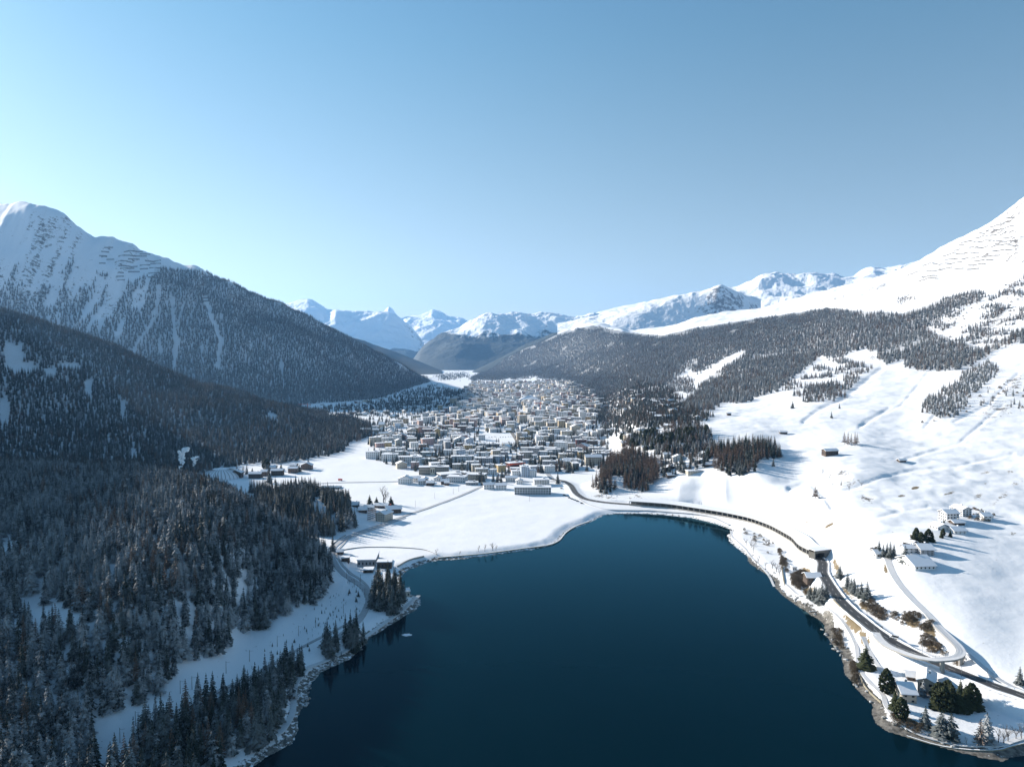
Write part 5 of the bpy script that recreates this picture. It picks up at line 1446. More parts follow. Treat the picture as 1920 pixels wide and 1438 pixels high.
    rf = put('roof', r.mesh('roof', [M_EAVE, M_SNOWROOF]), root)
    if chimney:
        c = MB(); q = (w * .18, d * .1, h)
        if roof == 'flat': c.box(-ch_[0] / 2 - .5, ch_[0] / 2 + .5, -ch_[1] / 2 - .5, ch_[1] / 2 + .5, .9, ch_[2] + .9, 0); c.box(-ch_[0] / 2 - .45, ch_[0] / 2 + .45, -ch_[1] / 2 - .45, ch_[1] / 2 + .45, ch_[2] + .903, ch_[2] + 1.2, 1)
        else: c.box(-.5, .5, -.5, .5, 0, ch_[2], 0); c.box(-.6, .6, -.6, .6, ch_[2] + .003, ch_[2] + .4, 1)
        cm = put('chimney', c.mesh('chimney', [M_WALL, M_SNOWROOF]), rf, q); cm.color = tuple(min(1, x * .8) for x in color) + (1,)
    if balcony:
        for f in range(1, floors):
            bb = MB(); z = h / floors * f
            bb.box(-w * .42, w * .42, y0 - 1.5, y0 - .003, z - .12, z + .05, 0); bb.box(-w * .42, w * .42, y0 - 1.55, y0 - 1.45, z + .053, z + 1.0, 0)
            q = put('balcony', bb.mesh('balcony', [M_WALL]), root); q.color = tuple(x * (0.75 if not wood else 0.35) for x in color) + (1,)
    return root

W_, LG, GG, BE, PK, OC, GR, BR_, TN, BL = (.80, .80, .79), (.66, .67, .68), (.36, .38, .36), (.58, .53, .44), (.52, .36, .33), (.50, .38, .20), (.33, .34, .36), (.20, .14, .11), (.45, .41, .35), (.50, .57, .66)
DKB, CRM, DR = (.09, .065, .05), (.40, .06, .10), (.14, .05, .05)
CN = {W_: 'white', LG: 'light grey', GG: 'grey-green', BE: 'beige', PK: 'pink', OC: 'ochre', GR: 'grey', BR_: 'brown', TN: 'tan', BL: 'pale blue-grey', DKB: 'dark timber', CRM: 'crimson', DR: 'dark red-brown'}
NUMW = ['', 'single-storey', 'two-storey', 'three-storey', 'four-storey', 'five-storey', 'six-storey', 'seven-storey', 'eight-storey', 'nine-storey', 'ten-storey']
PLACED = []
BRN = random.Random(77)
def bpx(u0, u1, vt, vb, color, floors=4, roof='flat', label='', rz=None, depth=None, **kw):
    """building from its front face in the picture"""
    um = (u0 + u1) / 2
    p = hit(um, vb); D = p.y
    w = (u1 - u0) * D / F; h = max(2.6, (vb - vt) * D / F)
    d = depth or min(max(11, w * .5), 16)
    rz = math.radians(BRN.uniform(-2, 9)) if rz is None else math.radians(rz)
    c = p + Vector((-math.sin(rz), math.cos(rz), 0)) * (d / 2)
    c.z = min(float(gh(p.x, p.y)), float(gh(c.x, c.y))) - .1
    PLACED.append((c.x, c.y, max(w, d) / 2))
    return house(c, rz, w, d, h, floors, max(2, round(w / 3.6)), color, roof, label, **kw)
def A(x): return 660 + x / 6
def B(y): return 790 + y / 6
def C(x): return 860 + x / 6.4
def E(y): return 760 + y / 6.4
FR = 'apartment blocks along the near edge of the town'
L2 = [
 (155,310,345,420,W_,4,'flat','white block with a dark stairwell stripe at the meadow edge, end of its row'),
 (332,512,372,445,W_,4,'flat','long plain white block between the dark-striped block and the red-panelled one'),
 (517,780,402,484,W_,4,'flat','white block with a red panel and an ochre panel on its facade'),
 (282,436,328,385,W_,4,'flat','white block directly behind the end block of the meadow row'),
 (366,578,303,358,W_,3,'flat','wide low white block in the second row behind the meadow row'),
 (482,610,340,395,GG,4,'flat','grey-green block between white blocks in the second row'),
 (626,760,314,356,W_,3,'flat','white block with red stair panels in the third row from the meadow'),
 (616,745,358,392,LG,3,'flat','light grey low block behind the red-panelled block'),
 (662,748,463,540,PK,4,'flat','pink-brown block beside the big banded office building'),
 (770,930,350,412,GG,4,'flat','grey-green block behind the ochre-panelled facade'),
 (800,915,305,345,W_,3,'flat','small white block with stepped roof boxes north of the garages'),
 (836,965,386,418,BE,3,'flat','beige block with a yellow door panel'),
 (768,955,425,478,BE,3,'flat','long low beige block next to the garden with tall firs'),
 (975,1120,410,455,BE,3,'flat','cream low block behind the fir-filled garden'),
 (1028,1165,325,372,W_,4,'flat','white cube-like block near the rust-coloured larch'),
 (1120,1372,395,470,LG,5,'flat','long light grey slab building behind the fir-filled garden'),
 (1130,1286,485,540,TN,4,'flat','tan brick-like block beside the fir-filled garden'),
 (1286,1430,455,530,LG,5,'flat','light grey square tower block with rooftop box, near the centre front'),
 (1380,1580,414,488,GR,4,'flat','wide grey slab behind the light grey square block'),
 (1400,1560,354,408,W_,4,'flat','white block with balcony bands behind the wide grey slab'),
 (1552,1716,394,468,BL,5,'flat','pale blue-grey block beside the striped white one'),
 (1390,1530,535,600,TN,4,'flat','tan square block behind the flat beige office block'),
 (1536,1630,545,600,LG,3,'flat','small light grey block beside the ochre drum-like building'),
 (1470,1600,490,532,W_,3,'flat','low white block in front of the wide grey slab'),
 (710,792,62,128,PK,5,'flat','rose-pink block with plain facade, first of the tall pink pair'),
 (790,872,64,120,PK,5,'flat','rose-pink block with plain facade, second of the tall pink pair'),
 (786,872,195,245,BE,4,'flat','beige cube standing by a clump of black firs'),
 (1010,1140,52,95,PK,4,'flat','salmon block behind the tall fir row'),
 (1190,1345,55,110,BR_,4,'flat','brownish block with vertical window stripes'),
 (1078,1180,84,124,W_,3,'flat','white block in front of the salmon block'),
 (952,1066,104,155,LG,4,'flat','light grey terraced block behind black firs'),
 (1698,1808,255,300,TN,3,'flat','tan block by the railway cutting'),
 (1150,1312,205,245,W_,2,'gable','white hall with a shallow gable behind the firs'),
 (1500,1620,308,350,OC,3,'flat','ochre-tinted block in the packed quarter'),
 (1565,1665,340,388,OC,3,'flat','ochre block beside the packed grey one'),
 (1640,1755,348,410,GR,4,'flat','grey block behind the pale blue-grey block'),
 (1180,1285,250,288,PK,3,'flat','pinkish block in the middle quarter'),
 (1250,1385,272,305,W_,2,'flat','flat white building in the middle quarter'),
 (1150,1260,295,345,W_,3,'flat','white block behind the long light grey slab'),
 (1250,1375,335,380,LG,4,'flat','light grey block above the long light grey slab'),
 (1320,1440,320,350,BE,3,'flat','beige block above the white balcony-banded block'),
 (1400,1500,290,340,W_,3,'flat','white block close to the dark glazed hall'),
 (1020,1140,252,290,PK,3,'flat','pale pink block beneath the gabled hall'),
 (640,760,260,292,BE,3,'flat','beige block at the foot of the brown slope'),
 (745,835,262,320,BR_,4,'flat','brown block at the foot of the slope'),
 (920,1010,268,330,LG,4,'flat','light grey block with a fir before its door'),
]
for (x0, x1, y0, y1, c, fl, rf, lb) in L2:
    bpx(A(x0), A(x1), B(y0), B(y1), c, fl, rf, lb, group=FR)
L3 = [
 (1030,1158,730,808,W_,3,'flat','white block beside the lake road, at the foot of the dark firs'),
 (1010,1168,672,738,GR,3,'flat','grey block with dark window bands above the lake road'),
 (985,1172,618,688,TN,3,'flat','wide tan block behind the dark-banded grey block'),
 (640,745,790,850,W_,3,'flat','white block left of the blue-grey tower cluster'),
 (1055,1225,530,600,LG,4,'flat','light grey hospital-like block with stepped roof'),
 (1340,1490,520,572,LG,4,'flat','light grey block with fir before it, near the gabled church hall'),
 (1305,1390,582,618,BE,3,'flat','small beige block near the gabled church hall'),
 (1435,1530,560,635,OC,4,'flat','sand-coloured block right next to the gabled church hall'),
 (1410,1535,412,480,DR,5,'flat','dark red-brown block with flat roof on the rise'),
 (1548,1670,425,475,BR_,4,'flat','brown timber-clad block next to the dark red-brown one'),
 (930,1000,362,420,CRM,3,'flat','bright crimson-walled building in the town centre'),
 (1000,1086,372,430,TN,5,'flat','tan tower block beside the crimson building'),
 (1088,1146,348,425,TN,6,'flat','tall tan block next to the tan tower block'),
 (1150,1300,372,430,LG,5,'flat','white block with dark glass stripes in the centre'),
 (1195,1280,440,492,BL,4,'flat','pale blue-grey block below the dark-glass striped block'),
 (1365,1440,375,438,GR,5,'flat','grey block with yellow edge behind the dark red-brown block'),
 (1312,1400,455,510,BE,4,'flat','beige block between tall firs'),
 (700,758,328,415,TN,6,'flat','tan tower with small windows beside the railway'),
 (735,800,385,425,OC,3,'flat','first of two olive-ochre blocks by the railway'),
 (812,862,380,424,OC,3,'flat','second of two olive-ochre blocks by the railway'),
 (1450,1530,82,185,W_,9,'flat','tall slim white tower block standing above the town'),
 (1080,1202,265,308,OC,4,'flat','yellowish block with broad roof in the centre'),
 (1215,1325,285,328,LG,4,'flat','light grey centre block between fir clumps'),
 (808,880,222,262,OC,4,'flat','sand block near the red fence'),
 (868,965,250,300,BE,4,'flat','beige block before the white rink with the red fence'),
 (912,1010,132,178,LG,5,'flat','light grey block behind the fir clump'),
 (1065,1160,45,105,TN,6,'flat','tan high block on the skyline of the centre'),
 (1150,1232,0,50,W_,7,'flat','white high block behind the crane'),
 (45,200,22,72,LG,4,'flat','long light grey institute building on the far side of town'),
 (32,140,85,135,W_,5,'flat','white block in front of the long institute building'),
 (290,355,70,120,PK,5,'flat','pink block in the far row'),
 (412,495,88,120,PK,3,'flat','rose roofed block in the far row'),
 (400,520,20,60,BL,3,'flat','blue-grey block in the far row'),
 (120,195,118,150,TN,3,'flat','small tan block in the far row'),
 (470,560,130,175,PK,4,'flat','salmon-walled block near the far rink'),
 (960,1040,435,480,W_,3,'flat','white block near the crimson building'),
 (530,640,450,500,TN,3,'flat','tan block above the car park road'),
 (390,500,555,608,OC,3,'flat','ochre block of the packed quarter, railway side'),
 (880,940,600,650,W_,2,'flat','small white kiosk building at the crossroads'),
 (950,1030,500,530,BL,2,'flat','low station hall with a pale blue sunlit roof'),
]
for (x0, x1, y0, y1, c, fl, rf, lb) in L3:
    bpx(C(x0), C(x1), E(y0), E(y1), c, fl, rf, lb, group=FR)
# landmark buildings
bpx(C(668), C(1110), E(985), E(1072), W_, 3, 'flat', 'long white three-storey block with dark square windows at the snowfield edge', rz=-1, depth=15, windows='parts', wscale=.36)
bpx(C(905), C(1090), E(895), E(965), W_, 4, 'flat', 'white square block with balconies right behind the long three-storey block', rz=4, depth=16, balcony=True)
bpx(A(752), A(1090), B(515), B(600), TN, 5, 'flat', 'big tan office building with dark window bands and a tall stair tower', rz=5, bandwin=True)
bpx(A(882), A(932), B(510), B(604), BE, 1, 'flat', 'plain beige stair tower in front of the banded office building', rz=5, depth=7, name='stair_tower', chimney=False)
bpx(A(992), A(1330), B(590), B(638), GR, 2, 'flat', 'very long low grey school building with snowy flat roof', rz=24, depth=22, bandwin=True)
bpx(A(1060), A(1272), B(625), B(690), LG, 2, 'flat', 'low light grey building with broad snowy roof next to the level crossing', rz=-12, depth=18)
bpx(A(1275), A(1486), B(600), B(660), BE, 3, 'flat', 'beige office block with window bands and wide snowy roof by the field road', rz=-14, depth=20, bandwin=True)
bpx(A(1642), A(1735), B(495), B(572), OC, 4, 'flat', 'ochre drum-like building among dark firs', rz=20, depth=14)
bpx(A(1430), A(1660), B(255), B(290), GR, 2, 'flat', 'wide hall with dark glass front and snowy flat roof', rz=2, depth=24, bandwin=True)
bpx(C(1525), C(1718), E(620), E(715), BE, 4, 'side', 'beige church hall with steep grey roof and stepped gable', rz=3, depth=17, name='church')
bpx(C(1600), C(1665), E(585), E(640), BE, 2, 'gable', 'stepped central gable rising from the beige church hall roof', rz=3, depth=6, name='church_gable', chimney=False)
for i, (x0, x1, y0, y1) in enumerate([(1565,1770,510,560),(1612,1820,545,590),(1660,1832,572,602)]):
    bpx(C(x0), C(x1), E(y0), E(y1), GR, 2, 'flat', ['highest', 'middle', 'lowest'][i] + ' of three stepped grey terrace houses above the church hall', rz=0, depth=14, group='stepped terrace houses')
for i, (x0, x1, y0, y1, c) in enumerate([(752,800,735,862,BL),(800,852,745,862,BL),(855,935,785,862,W_)]):
    bpx(C(x0), C(x1), E(y0), E(y1), c, 6, 'flat', ['tall pale blue tower with dark glass strips', 'second pale blue tower joined to its taller twin', 'rounded white wing of the blue tower cluster'][i], rz=10, depth=13, group='blue-grey tower cluster')
for i, (x0, x1, y0, y1) in enumerate([(1540,1600,310,380),(1600,1665,320,392),(1665,1720,295,372),(1700,1752,285,345)]):
    bpx(C(x0), C(x1), E(y0), E(y1), W_, 6, 'flat', ['lowest', 'second', 'third', 'rearmost'][i] + ' step of the big white stepped hotel on the slope', rz=10, depth=14, balcony=True, group='white stepped hotel')
bpx(C(782), C(876), E(455), E(500), W_, 2, 'flat', 'long white railway station building with snowy roof', rz=68, depth=16)
sp = bpx(C(600), C(800), E(690), E(745), DR, 2, 'flat', 'dark red hall with a bright orange stripe along its roof edge', rz=30, depth=16, bandwin=True)
b = MB(); b.box(-19, 17, -8.75, -8.55, 5.6, 8.0); put('orange_stripe', b.mesh('orange_stripe', M_ORANGE), sp)
for i, (u0, u1, v) in enumerate([(A(605), A(640), B(480)), (A(697), A(730), B(449))]):
    p = hit((u0 + u1) / 2, v); b = MB(); w = (u1 - u0) * p.y / F / 2; b.box(-w, w, -.06, .06, .3, 9 if i == 0 else 7)
for (x0, x1, y0, y1, c, fl, rf, lb) in [
 (300,430,952,1005,W_,2,'side','first of two joined low white houses beside the long white block'), (445,572,958,1012,W_,2,'side','second of two joined low white houses beside the long white block'),
 (562,702,868,912,W_,2,'side','white house with hipped snowy roof behind the fir clump'), (690,770,905,945,W_,2,'gable','small white chalet among fruit trees near the long white block'),
 (1210,1460,655,690,LG,1,'flat','long low depot with snowy flat roof below the church hall')]:
    bpx(C(x0), C(x1), E(y0), E(y1), c, fl, rf, lb, group='small houses at the snowfield edge')
for (x0, x1, y0, y1, c, fl, rf, lb) in [
 (518,675,648,705,W_,3,'gable','white three-storey chalet at the tip of the houses row on the meadow road'), (662,760,640,680,W_,2,'side','white chalet with snowy roof behind the tip chalet'),
 (748,820,668,712,LG,2,'side','grey chalet third along the meadow road'), (835,918,690,725,DKB,2,'side','low dark timber chalet before the meadow'), (780,850,650,690,BR_,2,'gable','brown chalet between grey and timber ones'),
 (920,1000,640,672,W_,2,'gable','white chalet with broad eaves near the firs'), (1002,1090,672,710,DKB,2,'side','dark timber chalet with deep snow roof'), (1040,1090,690,720,BR_,2,'side','small brown shed beside the dark timber chalet'),
 (1280,1420,690,716,GR,1,'flat','small flat platform building beside the level crossing'),
 (480,608,160,208,PK,3,'gable','big pink chalet on the snowy rise'), (412,478,120,170,W_,3,'gable','white gabled chalet uphill of the pink one'), (305,400,135,188,BE,2,'side','beige chalet row next to the white gabled one'),
 (385,472,70,102,W_,3,'gable','white gabled house on the hillock'), (95,200,90,130,TN,2,'side','tan farmhouse by the wooded spur'), (230,300,95,130,TN,2,'side','tan chalet with a dark fir beside it'),
 (120,160,100,130,BR_,2,'side','brown hut by the wooded spur'), (300,350,85,120,W_,2,'gable','small white chalet of the hillside cluster')]:
    bpx(A(x0), A(x1), B(y0), B(y1), c, fl, rf, lb, group='chalets around the meadow')
# farm by the field road
bpx(A(255), A(380), B(1040), B(1128), BE, 4, 'gable', 'four-storey beige building wrapped in wooden scaffolding by the field road', rz=-24, depth=17, windows='parts')
bpx(A(385), A(556), B(985), B(1035), BR_, 2, 'side', 'brown timber farmhouse with a snowy roof beside the scaffolded building', rz=14, depth=13, balcony=True, wood=1)
bpx(A(75), A(165), B(995), B(1030), DKB, 2, 'side', 'low dark barn behind the scaffolded building', rz=10, depth=11)
bpx(A(0), A(75), B(930), B(965), DKB, 2, 'side', 'dark barn half hidden by the spruce grove', rz=10, depth=12)
bpx(A(130), A(240), B(965), B(1000), LG, 2, 'side', 'light grey shed with snowy roof at the farm', rz=0, depth=10)
bpx(A(250), A(400), B(945), B(975), BR_, 1, 'side', 'long brown shed behind the farmhouses', rz=-6, depth=9)
# scaffolding as a thing leaning on the gabled building
p = hit(A(215), B(1120)); r = bpy.data.objects.new('scaffolding', None); COL.objects.link(r); r.location = (p.x, p.y + 6, float(gh(p.x, p.y))); r.rotation_euler = (0, 0, math.radians(-24)); r['label'] = 'brown wooden scaffolding on the gable side of the four-storey building'; r['category'] = 'scaffolding'
for k in range(5):
    b = MB(); b.box(-1.0, .8, -8.5, 8.5, 2.4 * k + 2, 2.4 * k + 2.25); put('deck', b.mesh('deck', M_WOOD), r)
for k in range(6):
    b = MB(); b.tube((-.9, -8.3 + 3.3 * k, -1), (-.9, -8.3 + 3.3 * k, 13.5), .14, .12, 5); put('post', b.mesh('post', M_WOOD), r)
p = hit(A(395), B(970)); b = MB(); b.add([(-4, 0, 1.5), (5, 0, 3.8), (5, 2, 5.0), (-4, 2, 2.7)], [(0, 1, 2, 3)]); b.box(-4, -3.8, 0, 2, -1, 1.5); b.box(4.8, 5, 0, 2, -1, 3.8)
put('tarpaulin', b.mesh('tarpaulin', M_ORANGE), None, p, label='bright orange tarpaulin stretched beside the brown farmhouse', category='tarpaulin')
# far chalets in the shade
for (u0, u1, vt, vb, c, rf, lb) in [(508,530,882,892,DKB,'side','dark chalet with a thick snow roof, nearest the lone tall fir'), (540,557,878,887,BR_,'side','brown chalet in the middle of the shaded meadow hamlet'), (564,584,872,881,BR_,'gable','brown gabled chalet ending the shaded meadow hamlet'),
   (466,489,888,897,DKB,'side','long dark chalet between larches'), (430,452,886,896,DKB,'gable','dark gabled barn by the dome hall'), (489,500,884,893,BR_,'side','small brown cottage of the shaded hamlet'), (543,555,872,877,DKB,'side','tiny dark cottage behind the shaded hamlet'), (505,516,876,882,GR,'side','small grey cottage behind the tall fir')]:
    bpx(u0, u1, vt, vb, c, 2, rf, lb, group='shaded meadow hamlet')
# lido by the lake
bpx(670,704,1050,1062,GR,1,'flat','flat lido pavilion with a broad snow roof by the spruce promontory', rz=4, depth=30, chimney=False, cat='pavilion', name='pavilion')
bpx(681,699,1069,1074,DKB,1,'flat','small dark kiosk in front of the lido pavilion', rz=4, depth=8, chimney=False, cat='kiosk', name='kiosk')
bpx(707,734,1054,1066,DKB,1,'flat','long dark boathouse beside the lido pavilion', rz=2, depth=8, chimney=False, cat='boathouse', name='boathouse')
bpx(640,654,1046,1053,DKB,1,'flat','little dark hut at the bend of the railway', rz=4, depth=6, chimney=False, cat='hut', name='hut')
bpx(632,643,1034,1040,BR_,1,'side','tiny barn beside the lone spruce', rz=4, depth=6, chimney=False, cat='hut', name='hut')
bpx(757,769,1108,1118,TN,1,'flat','small bathing hut on the promontory tip', rz=15, depth=8, chimney=False, cat='hut', name='hut')
# small wooden boats beside the lido
for i, (u, v) in enumerate([(712,1068),(716,1069),(721,1069),(726,1068)]):
    p = hit(u, v); b = MB()
    prof = [(-2.4, .0, .5), (-1.8, .65, .2), (0, .85, .1), (1.6, .6, .2), (2.6, 0, .6)]
    vs = [(x, y, z) for x, y, z in prof] + [(x, -y, z) for x, y, z in prof] + [(x * 1.02, y * 1.1, .75) for x, y, z in prof] + [(x * 1.02, -y * 1.1, .75) for x, y, z in prof]
    fs = [(j, j + 1, 11 + j, 10 + j) for j in range(4)] + [(15 + j, 16 + j, 6 + j, 5 + j) for j in range(4)] + [(j, 5 + j, 6 + j, j + 1) for j in range(4)] + [(10 + j, 11 + j, 16 + j, 15 + j) for j in range(4)]
    b.add(vs, fs); put('rowing_boat', b.mesh('rowing_boat', M_WHITEP), None, (p.x, p.y, p.z + .1), 1.3, label='white rowing boat laid up beside the dark boathouse', category='boat', group='laid-up boats')

# hillside farm and houses, lake house, barns on the east side
HF = lambda *a, **k: bpx(*a, **k)
def Q8(x): return 1620 + x / 7.385
def R8(y): return 930 + y / 7.385
HF(Q8(1140), Q8(1325), R8(240), R8(352), LG, 3, 'side', 'light grey three-storey house with dark windows, upper hamlet front', rz=6, depth=12, windows='parts')
HF(Q8(1355), Q8(1500), R8(185), R8(285), LG, 4, 'gable', 'tall light grey gabled house at the top of the upper hamlet', rz=10, depth=15, windows='parts')
HF(Q8(1655), Q8(1780), R8(275), R8(345), W_, 2, 'side', 'white house with a red-brown gable wall east of the tall gabled one', rz=6, depth=10)
HF(Q8(1245), Q8(1425), R8(480), R8(525), W_, 2, 'side', 'white chalet with dark timber upper storey in the upper hamlet', rz=4, depth=11)
HF(Q8(1010), Q8(1200), R8(430), R8(470), W_, 1, 'gable', 'white cottage with wide snow roof between garden trees', rz=8, depth=11)
HF(Q8(1245), Q8(1400), R8(375), R8(405), DKB, 1, 'side', 'low dark shed with snow roof below the tall grey houses', rz=4, depth=8)
HF(Q8(700), Q8(785), R8(585), R8(610), DKB, 1, 'side', 'tiny snow-roofed hut hidden in garden trees', rz=0, depth=7)
HF(Q8(640), Q8(765), R8(660), R8(690), DKB, 1, 'gable', 'small dark shed with a bright snow roof above the farm', rz=30, depth=8)
HF(Q8(790), Q8(972), R8(740), R8(822), GR, 3, 'side', 'dark grey timber farmhouse with pale shutters above the big barn', rz=-3, depth=14, windows='parts')
HF(Q8(565), Q8(750), R8(720), R8(790), LG, 2, 'side', 'light grey farm annex between spruces and the dark farmhouse', rz=-4, depth=8)
HF(Q8(700), Q8(1000), R8(965), R8(1022), W_, 1, 'side', 'big white barn with a huge sloping snowy roof at the hillside farm', rz=4, depth=24, chimney=False, cat='barn', name='barn')
HF(Q8(165), Q8(300), R8(790), R8(850), W_, 1, 'side', 'white cowshed behind the row of farm spruces', rz=0, depth=9, cat='barn', name='barn')
HF(1514, 1540, 1078, 1086, DKB, 1, 'side', 'dark wooden lakeside barn with a bluish snowy roof beside the road', rz=-4, depth=11, chimney=False, cat='barn', name='barn')
HF(1547, 1573, 845, 854, DKB, 1, 'side', 'brown wooden hay barn alone on the open slope', rz=10, depth=10, chimney=False, cat='barn', name='barn')
HF(1463, 1476, 810, 814, DKB, 1, 'side', 'low wooden hay hut half buried on the open slope', rz=-6, depth=7, chimney=False, cat='hut', name='hut')
HF(1686, 1700, 864, 866.5, DKB, 1, 'side', 'tiny wooden hut on the upper meadow', rz=10, depth=6, chimney=False, cat='hut', name='hut')
HF(1486, 1494, 1064, 1069, LG, 1, 'flat', 'tiny pale hut on the snowy lakeside meadow', rz=0, depth=5, chimney=False, cat='hut', name='hut')
HF(1364, 1371, 775, 779, DKB, 1, 'side', 'small dark hut above the larch wood', rz=0, depth=6, chimney=False, cat='hut', name='hut')
HF(1692, 1718, 1300, 1318, TN, 2, 'side', 'stone-walled lakeside house with broad snowy roof and chimney', rz=-8, depth=15, name='villa', cat='house')
HF(1722, 1750, 1276, 1302, TN, 2, 'gable', 'gabled rear wing of the lakeside house', rz=-32, depth=15, name='villa', cat='house')
HF(1672, 1690, 1290, 1298, TN, 1, 'flat', 'low flat annex of the lakeside house under the tall evergreen', rz=-8, depth=9, chimney=False, name='annex', cat='house')
HF(1702, 1716, 1268, 1276, DKB, 1, 'side', 'open timber shelter uphill of the lakeside house', rz=-20, depth=8, chimney=False, name='shelter', cat='shed')
# houses in the knoll wood
for i, (x, y, w, hh, c, rf) in enumerate([(640,320,70,36,W_,'side'),(720,345,90,38,W_,'gable'),(600,385,80,30,W_,'side'),(660,420,80,30,DKB,'gable'),(925,320,60,44,W_,'gable'),(905,370,70,34,GR,'gable'),(960,395,60,30,DKB,'side'),
      (850,450,120,36,BE,'flat'),(670,480,70,34,DKB,'side'),(790,415,70,26,W_,'side'),(740,270,60,30,W_,'side'),(770,240,46,24,W_,'side'),(1110,330,50,30,W_,'side'),(540,190,50,26,W_,'side'),(460,260,46,30,W_,'side'),(1000,250,40,20,W_,'side')]):
    bpx(1100 + (x - w / 2) / 4.174, 1100 + (x + w / 2) / 4.174, 780 + (y - hh * .55) / 4.174, 780 + y / 4.174, c, 2, rf, CN[c] + ' chalet under snow tucked between pines and larches of the villa knoll', depth=10, group='chalets in the knoll wood')
# round water tank and the domed hall
p = hit(1182, 822); b = MB(); b.tube((0, 0, -2), (0, 0, 9), 7.5, 7.5, 32, 0); b.tube((0, 0, 9.003), (0, 0, 9.5), 7.8, 7.6, 32, 1)
r = bpy.data.objects.new('water_tank', None); COL.objects.link(r); r.location = p; r['label'] = 'round white tank building beside the pines of the villa knoll'; r['category'] = 'tank'
put('wall', MB.mesh(b, 'wall', [M_WALL, M_SNOWROOF], True), r).color = (.72, .72, .71, 1)
def dome():
    p = hit(408, 897); p.z = 3
    r = bpy.data.objects.new('domed_hall', None); COL.objects.link(r); r.location = (p.x, p.y + 14, p.z); r['label'] = 'snow-covered domed hall with dark ribs behind the knoll wood'; r['category'] = 'hall'
    b = MB(); n, k = 32, 8
    vs = [(34 * math.cos(6.283 * i / n) * math.cos(1.57 * j / k), 34 * math.sin(6.283 * i / n) * math.cos(1.57 * j / k), 15 * math.sin(1.57 * j / k)) for j in range(k + 1) for i in range(n)]
    b.add(vs, [(j * n + i, j * n + (i + 1) % n, (j + 1) * n + (i + 1) % n, (j + 1) * n + i) for j in range(k) for i in range(n)])
    put('dome', b.mesh('dome', M_SNOWROOF, True), r)
    for i in range(0, n, 1):
        if math.sin(6.283 * i / n) > .3: continue
        c = MB()
        for j in range(k - 2):
            f = lambda j_: Vector((34.2 * math.cos(6.283 * i / n) * math.cos(1.57 * j_ / k), 34.2 * math.sin(6.283 * i / n) * math.cos(1.57 * j_ / k), 15.2 * math.sin(1.57 * j_ / k)))
            c.tube(f(j), f(j + 1), .35, .35, 4, cap=False)
        put('rib', c.mesh('rib', M_EAVE), r)
dome()
# sunken glasshouse frames on the meadow
p = hit(620, 915); r = bpy.data.objects.new('glasshouse', None); COL.objects.link(r); r.location = p; r['label'] = 'low rectangular glasshouse frames on the meadow behind the spruce grove'; r['category'] = 'glasshouse'
b = MB(); b.box(-14, 14, -7, 9, 1.6, 1.9); put('roof', b.mesh('roof', M_SOLAR), r)
for x in range(-14, 15, 7):
    b = MB(); b.box(x - .2, x + .2, -7.3, 9.3, -1, 2.3); put('frame', b.mesh('frame', M_STEEL), r)
# ice stadium roof
p = hit(992, 752); b = MB(); r = bpy.data.objects.new('ice_stadium', None); COL.objects.link(r); r.location = p; r['label'] = 'big white pyramid-roofed ice stadium in the middle of the town'; r['category'] = 'stadium'
b.box(-40, 40, -30, 30, -2, 7); put('wall', b.mesh('wall', M_WALL), r).color = (.5, .5, .52, 1)
b = MB(); b.add([(-44, -34, 7.1), (44, -34, 7.1), (44, 34, 7.1), (-44, 34, 7.1), (-8, 0, 24), (14, 4, 24)], [(0, 1, 5, 4), (1, 2, 5), (2, 3, 4, 5), (3, 0, 4), (3, 2, 1, 0)]); put('roof', b.mesh('roof', M_SNOWROOF), r)
PLACED.append((p.x, p.y, 50))
# red fence round the outdoor rink
wall_line('rink_fence', [(998,795),(1010,793),(1022,792),(1032,791)], 2.5, .8, M_RED, 'red fence along the outdoor rink in the town centre', 'fence')
# tower cranes
def crane(u, v, h, j, rz, label):
    p = hit(u, v); r = bpy.data.objects.new('tower_crane', None); COL.objects.link(r); r.location = p; r.rotation_euler = (0, 0, rz); r['label'] = label; r['category'] = 'crane'
    b = MB(); b.box(-.9, .9, -.9, .9, -1, h); put('mast', b.mesh('mast', M_ORANGE), r)
    b = MB(); b.box(-j * .3, j, -.7, .7, h + .003, h + 1.6); put('jib', b.mesh('jib', M_ORANGE), r)
    b = MB(); b.box(-j * .3, -j * .3 + 3, -1.1, 1.1, h - 2.5, h - .01); put('counterweight', b.mesh('counterweight', M_CONC), r)
    b = MB(); b.box(-.7, .7, -.7, .7, h + 1.61, h + 6); put('cab', b.mesh('cab', M_ORANGE), r)
crane(1013, 778, 38, 22, 2.9, 'orange tower crane in the town centre'); crane(577, 768, 18, 40, 2.9, 'low orange crane at the foot of the shaded mountain')
# flags by the lake bend
for i, u in enumerate((1127, 1136, 1146, 1156)):
    p = hit(u, 936 + i * .6); r = bpy.data.objects.new('flagpole', None); COL.objects.link(r); r.location = p; r['label'] = 'white flagpole before the snowy rocks at the lake bend'; r['category'] = 'flagpole'; r['group'] = 'flagpoles at the lake bend'
    b = MB(); b.tube((0, 0, -.5), (0, 0, 8), .12, .08, 5); put('pole', b.mesh('pole', M_WHITEP), r)
    b = MB(); b.box(.1, 1.3, -.03, .03, 4.5, 7.8); put('flag', b.mesh('flag', M_WHITEP), r)

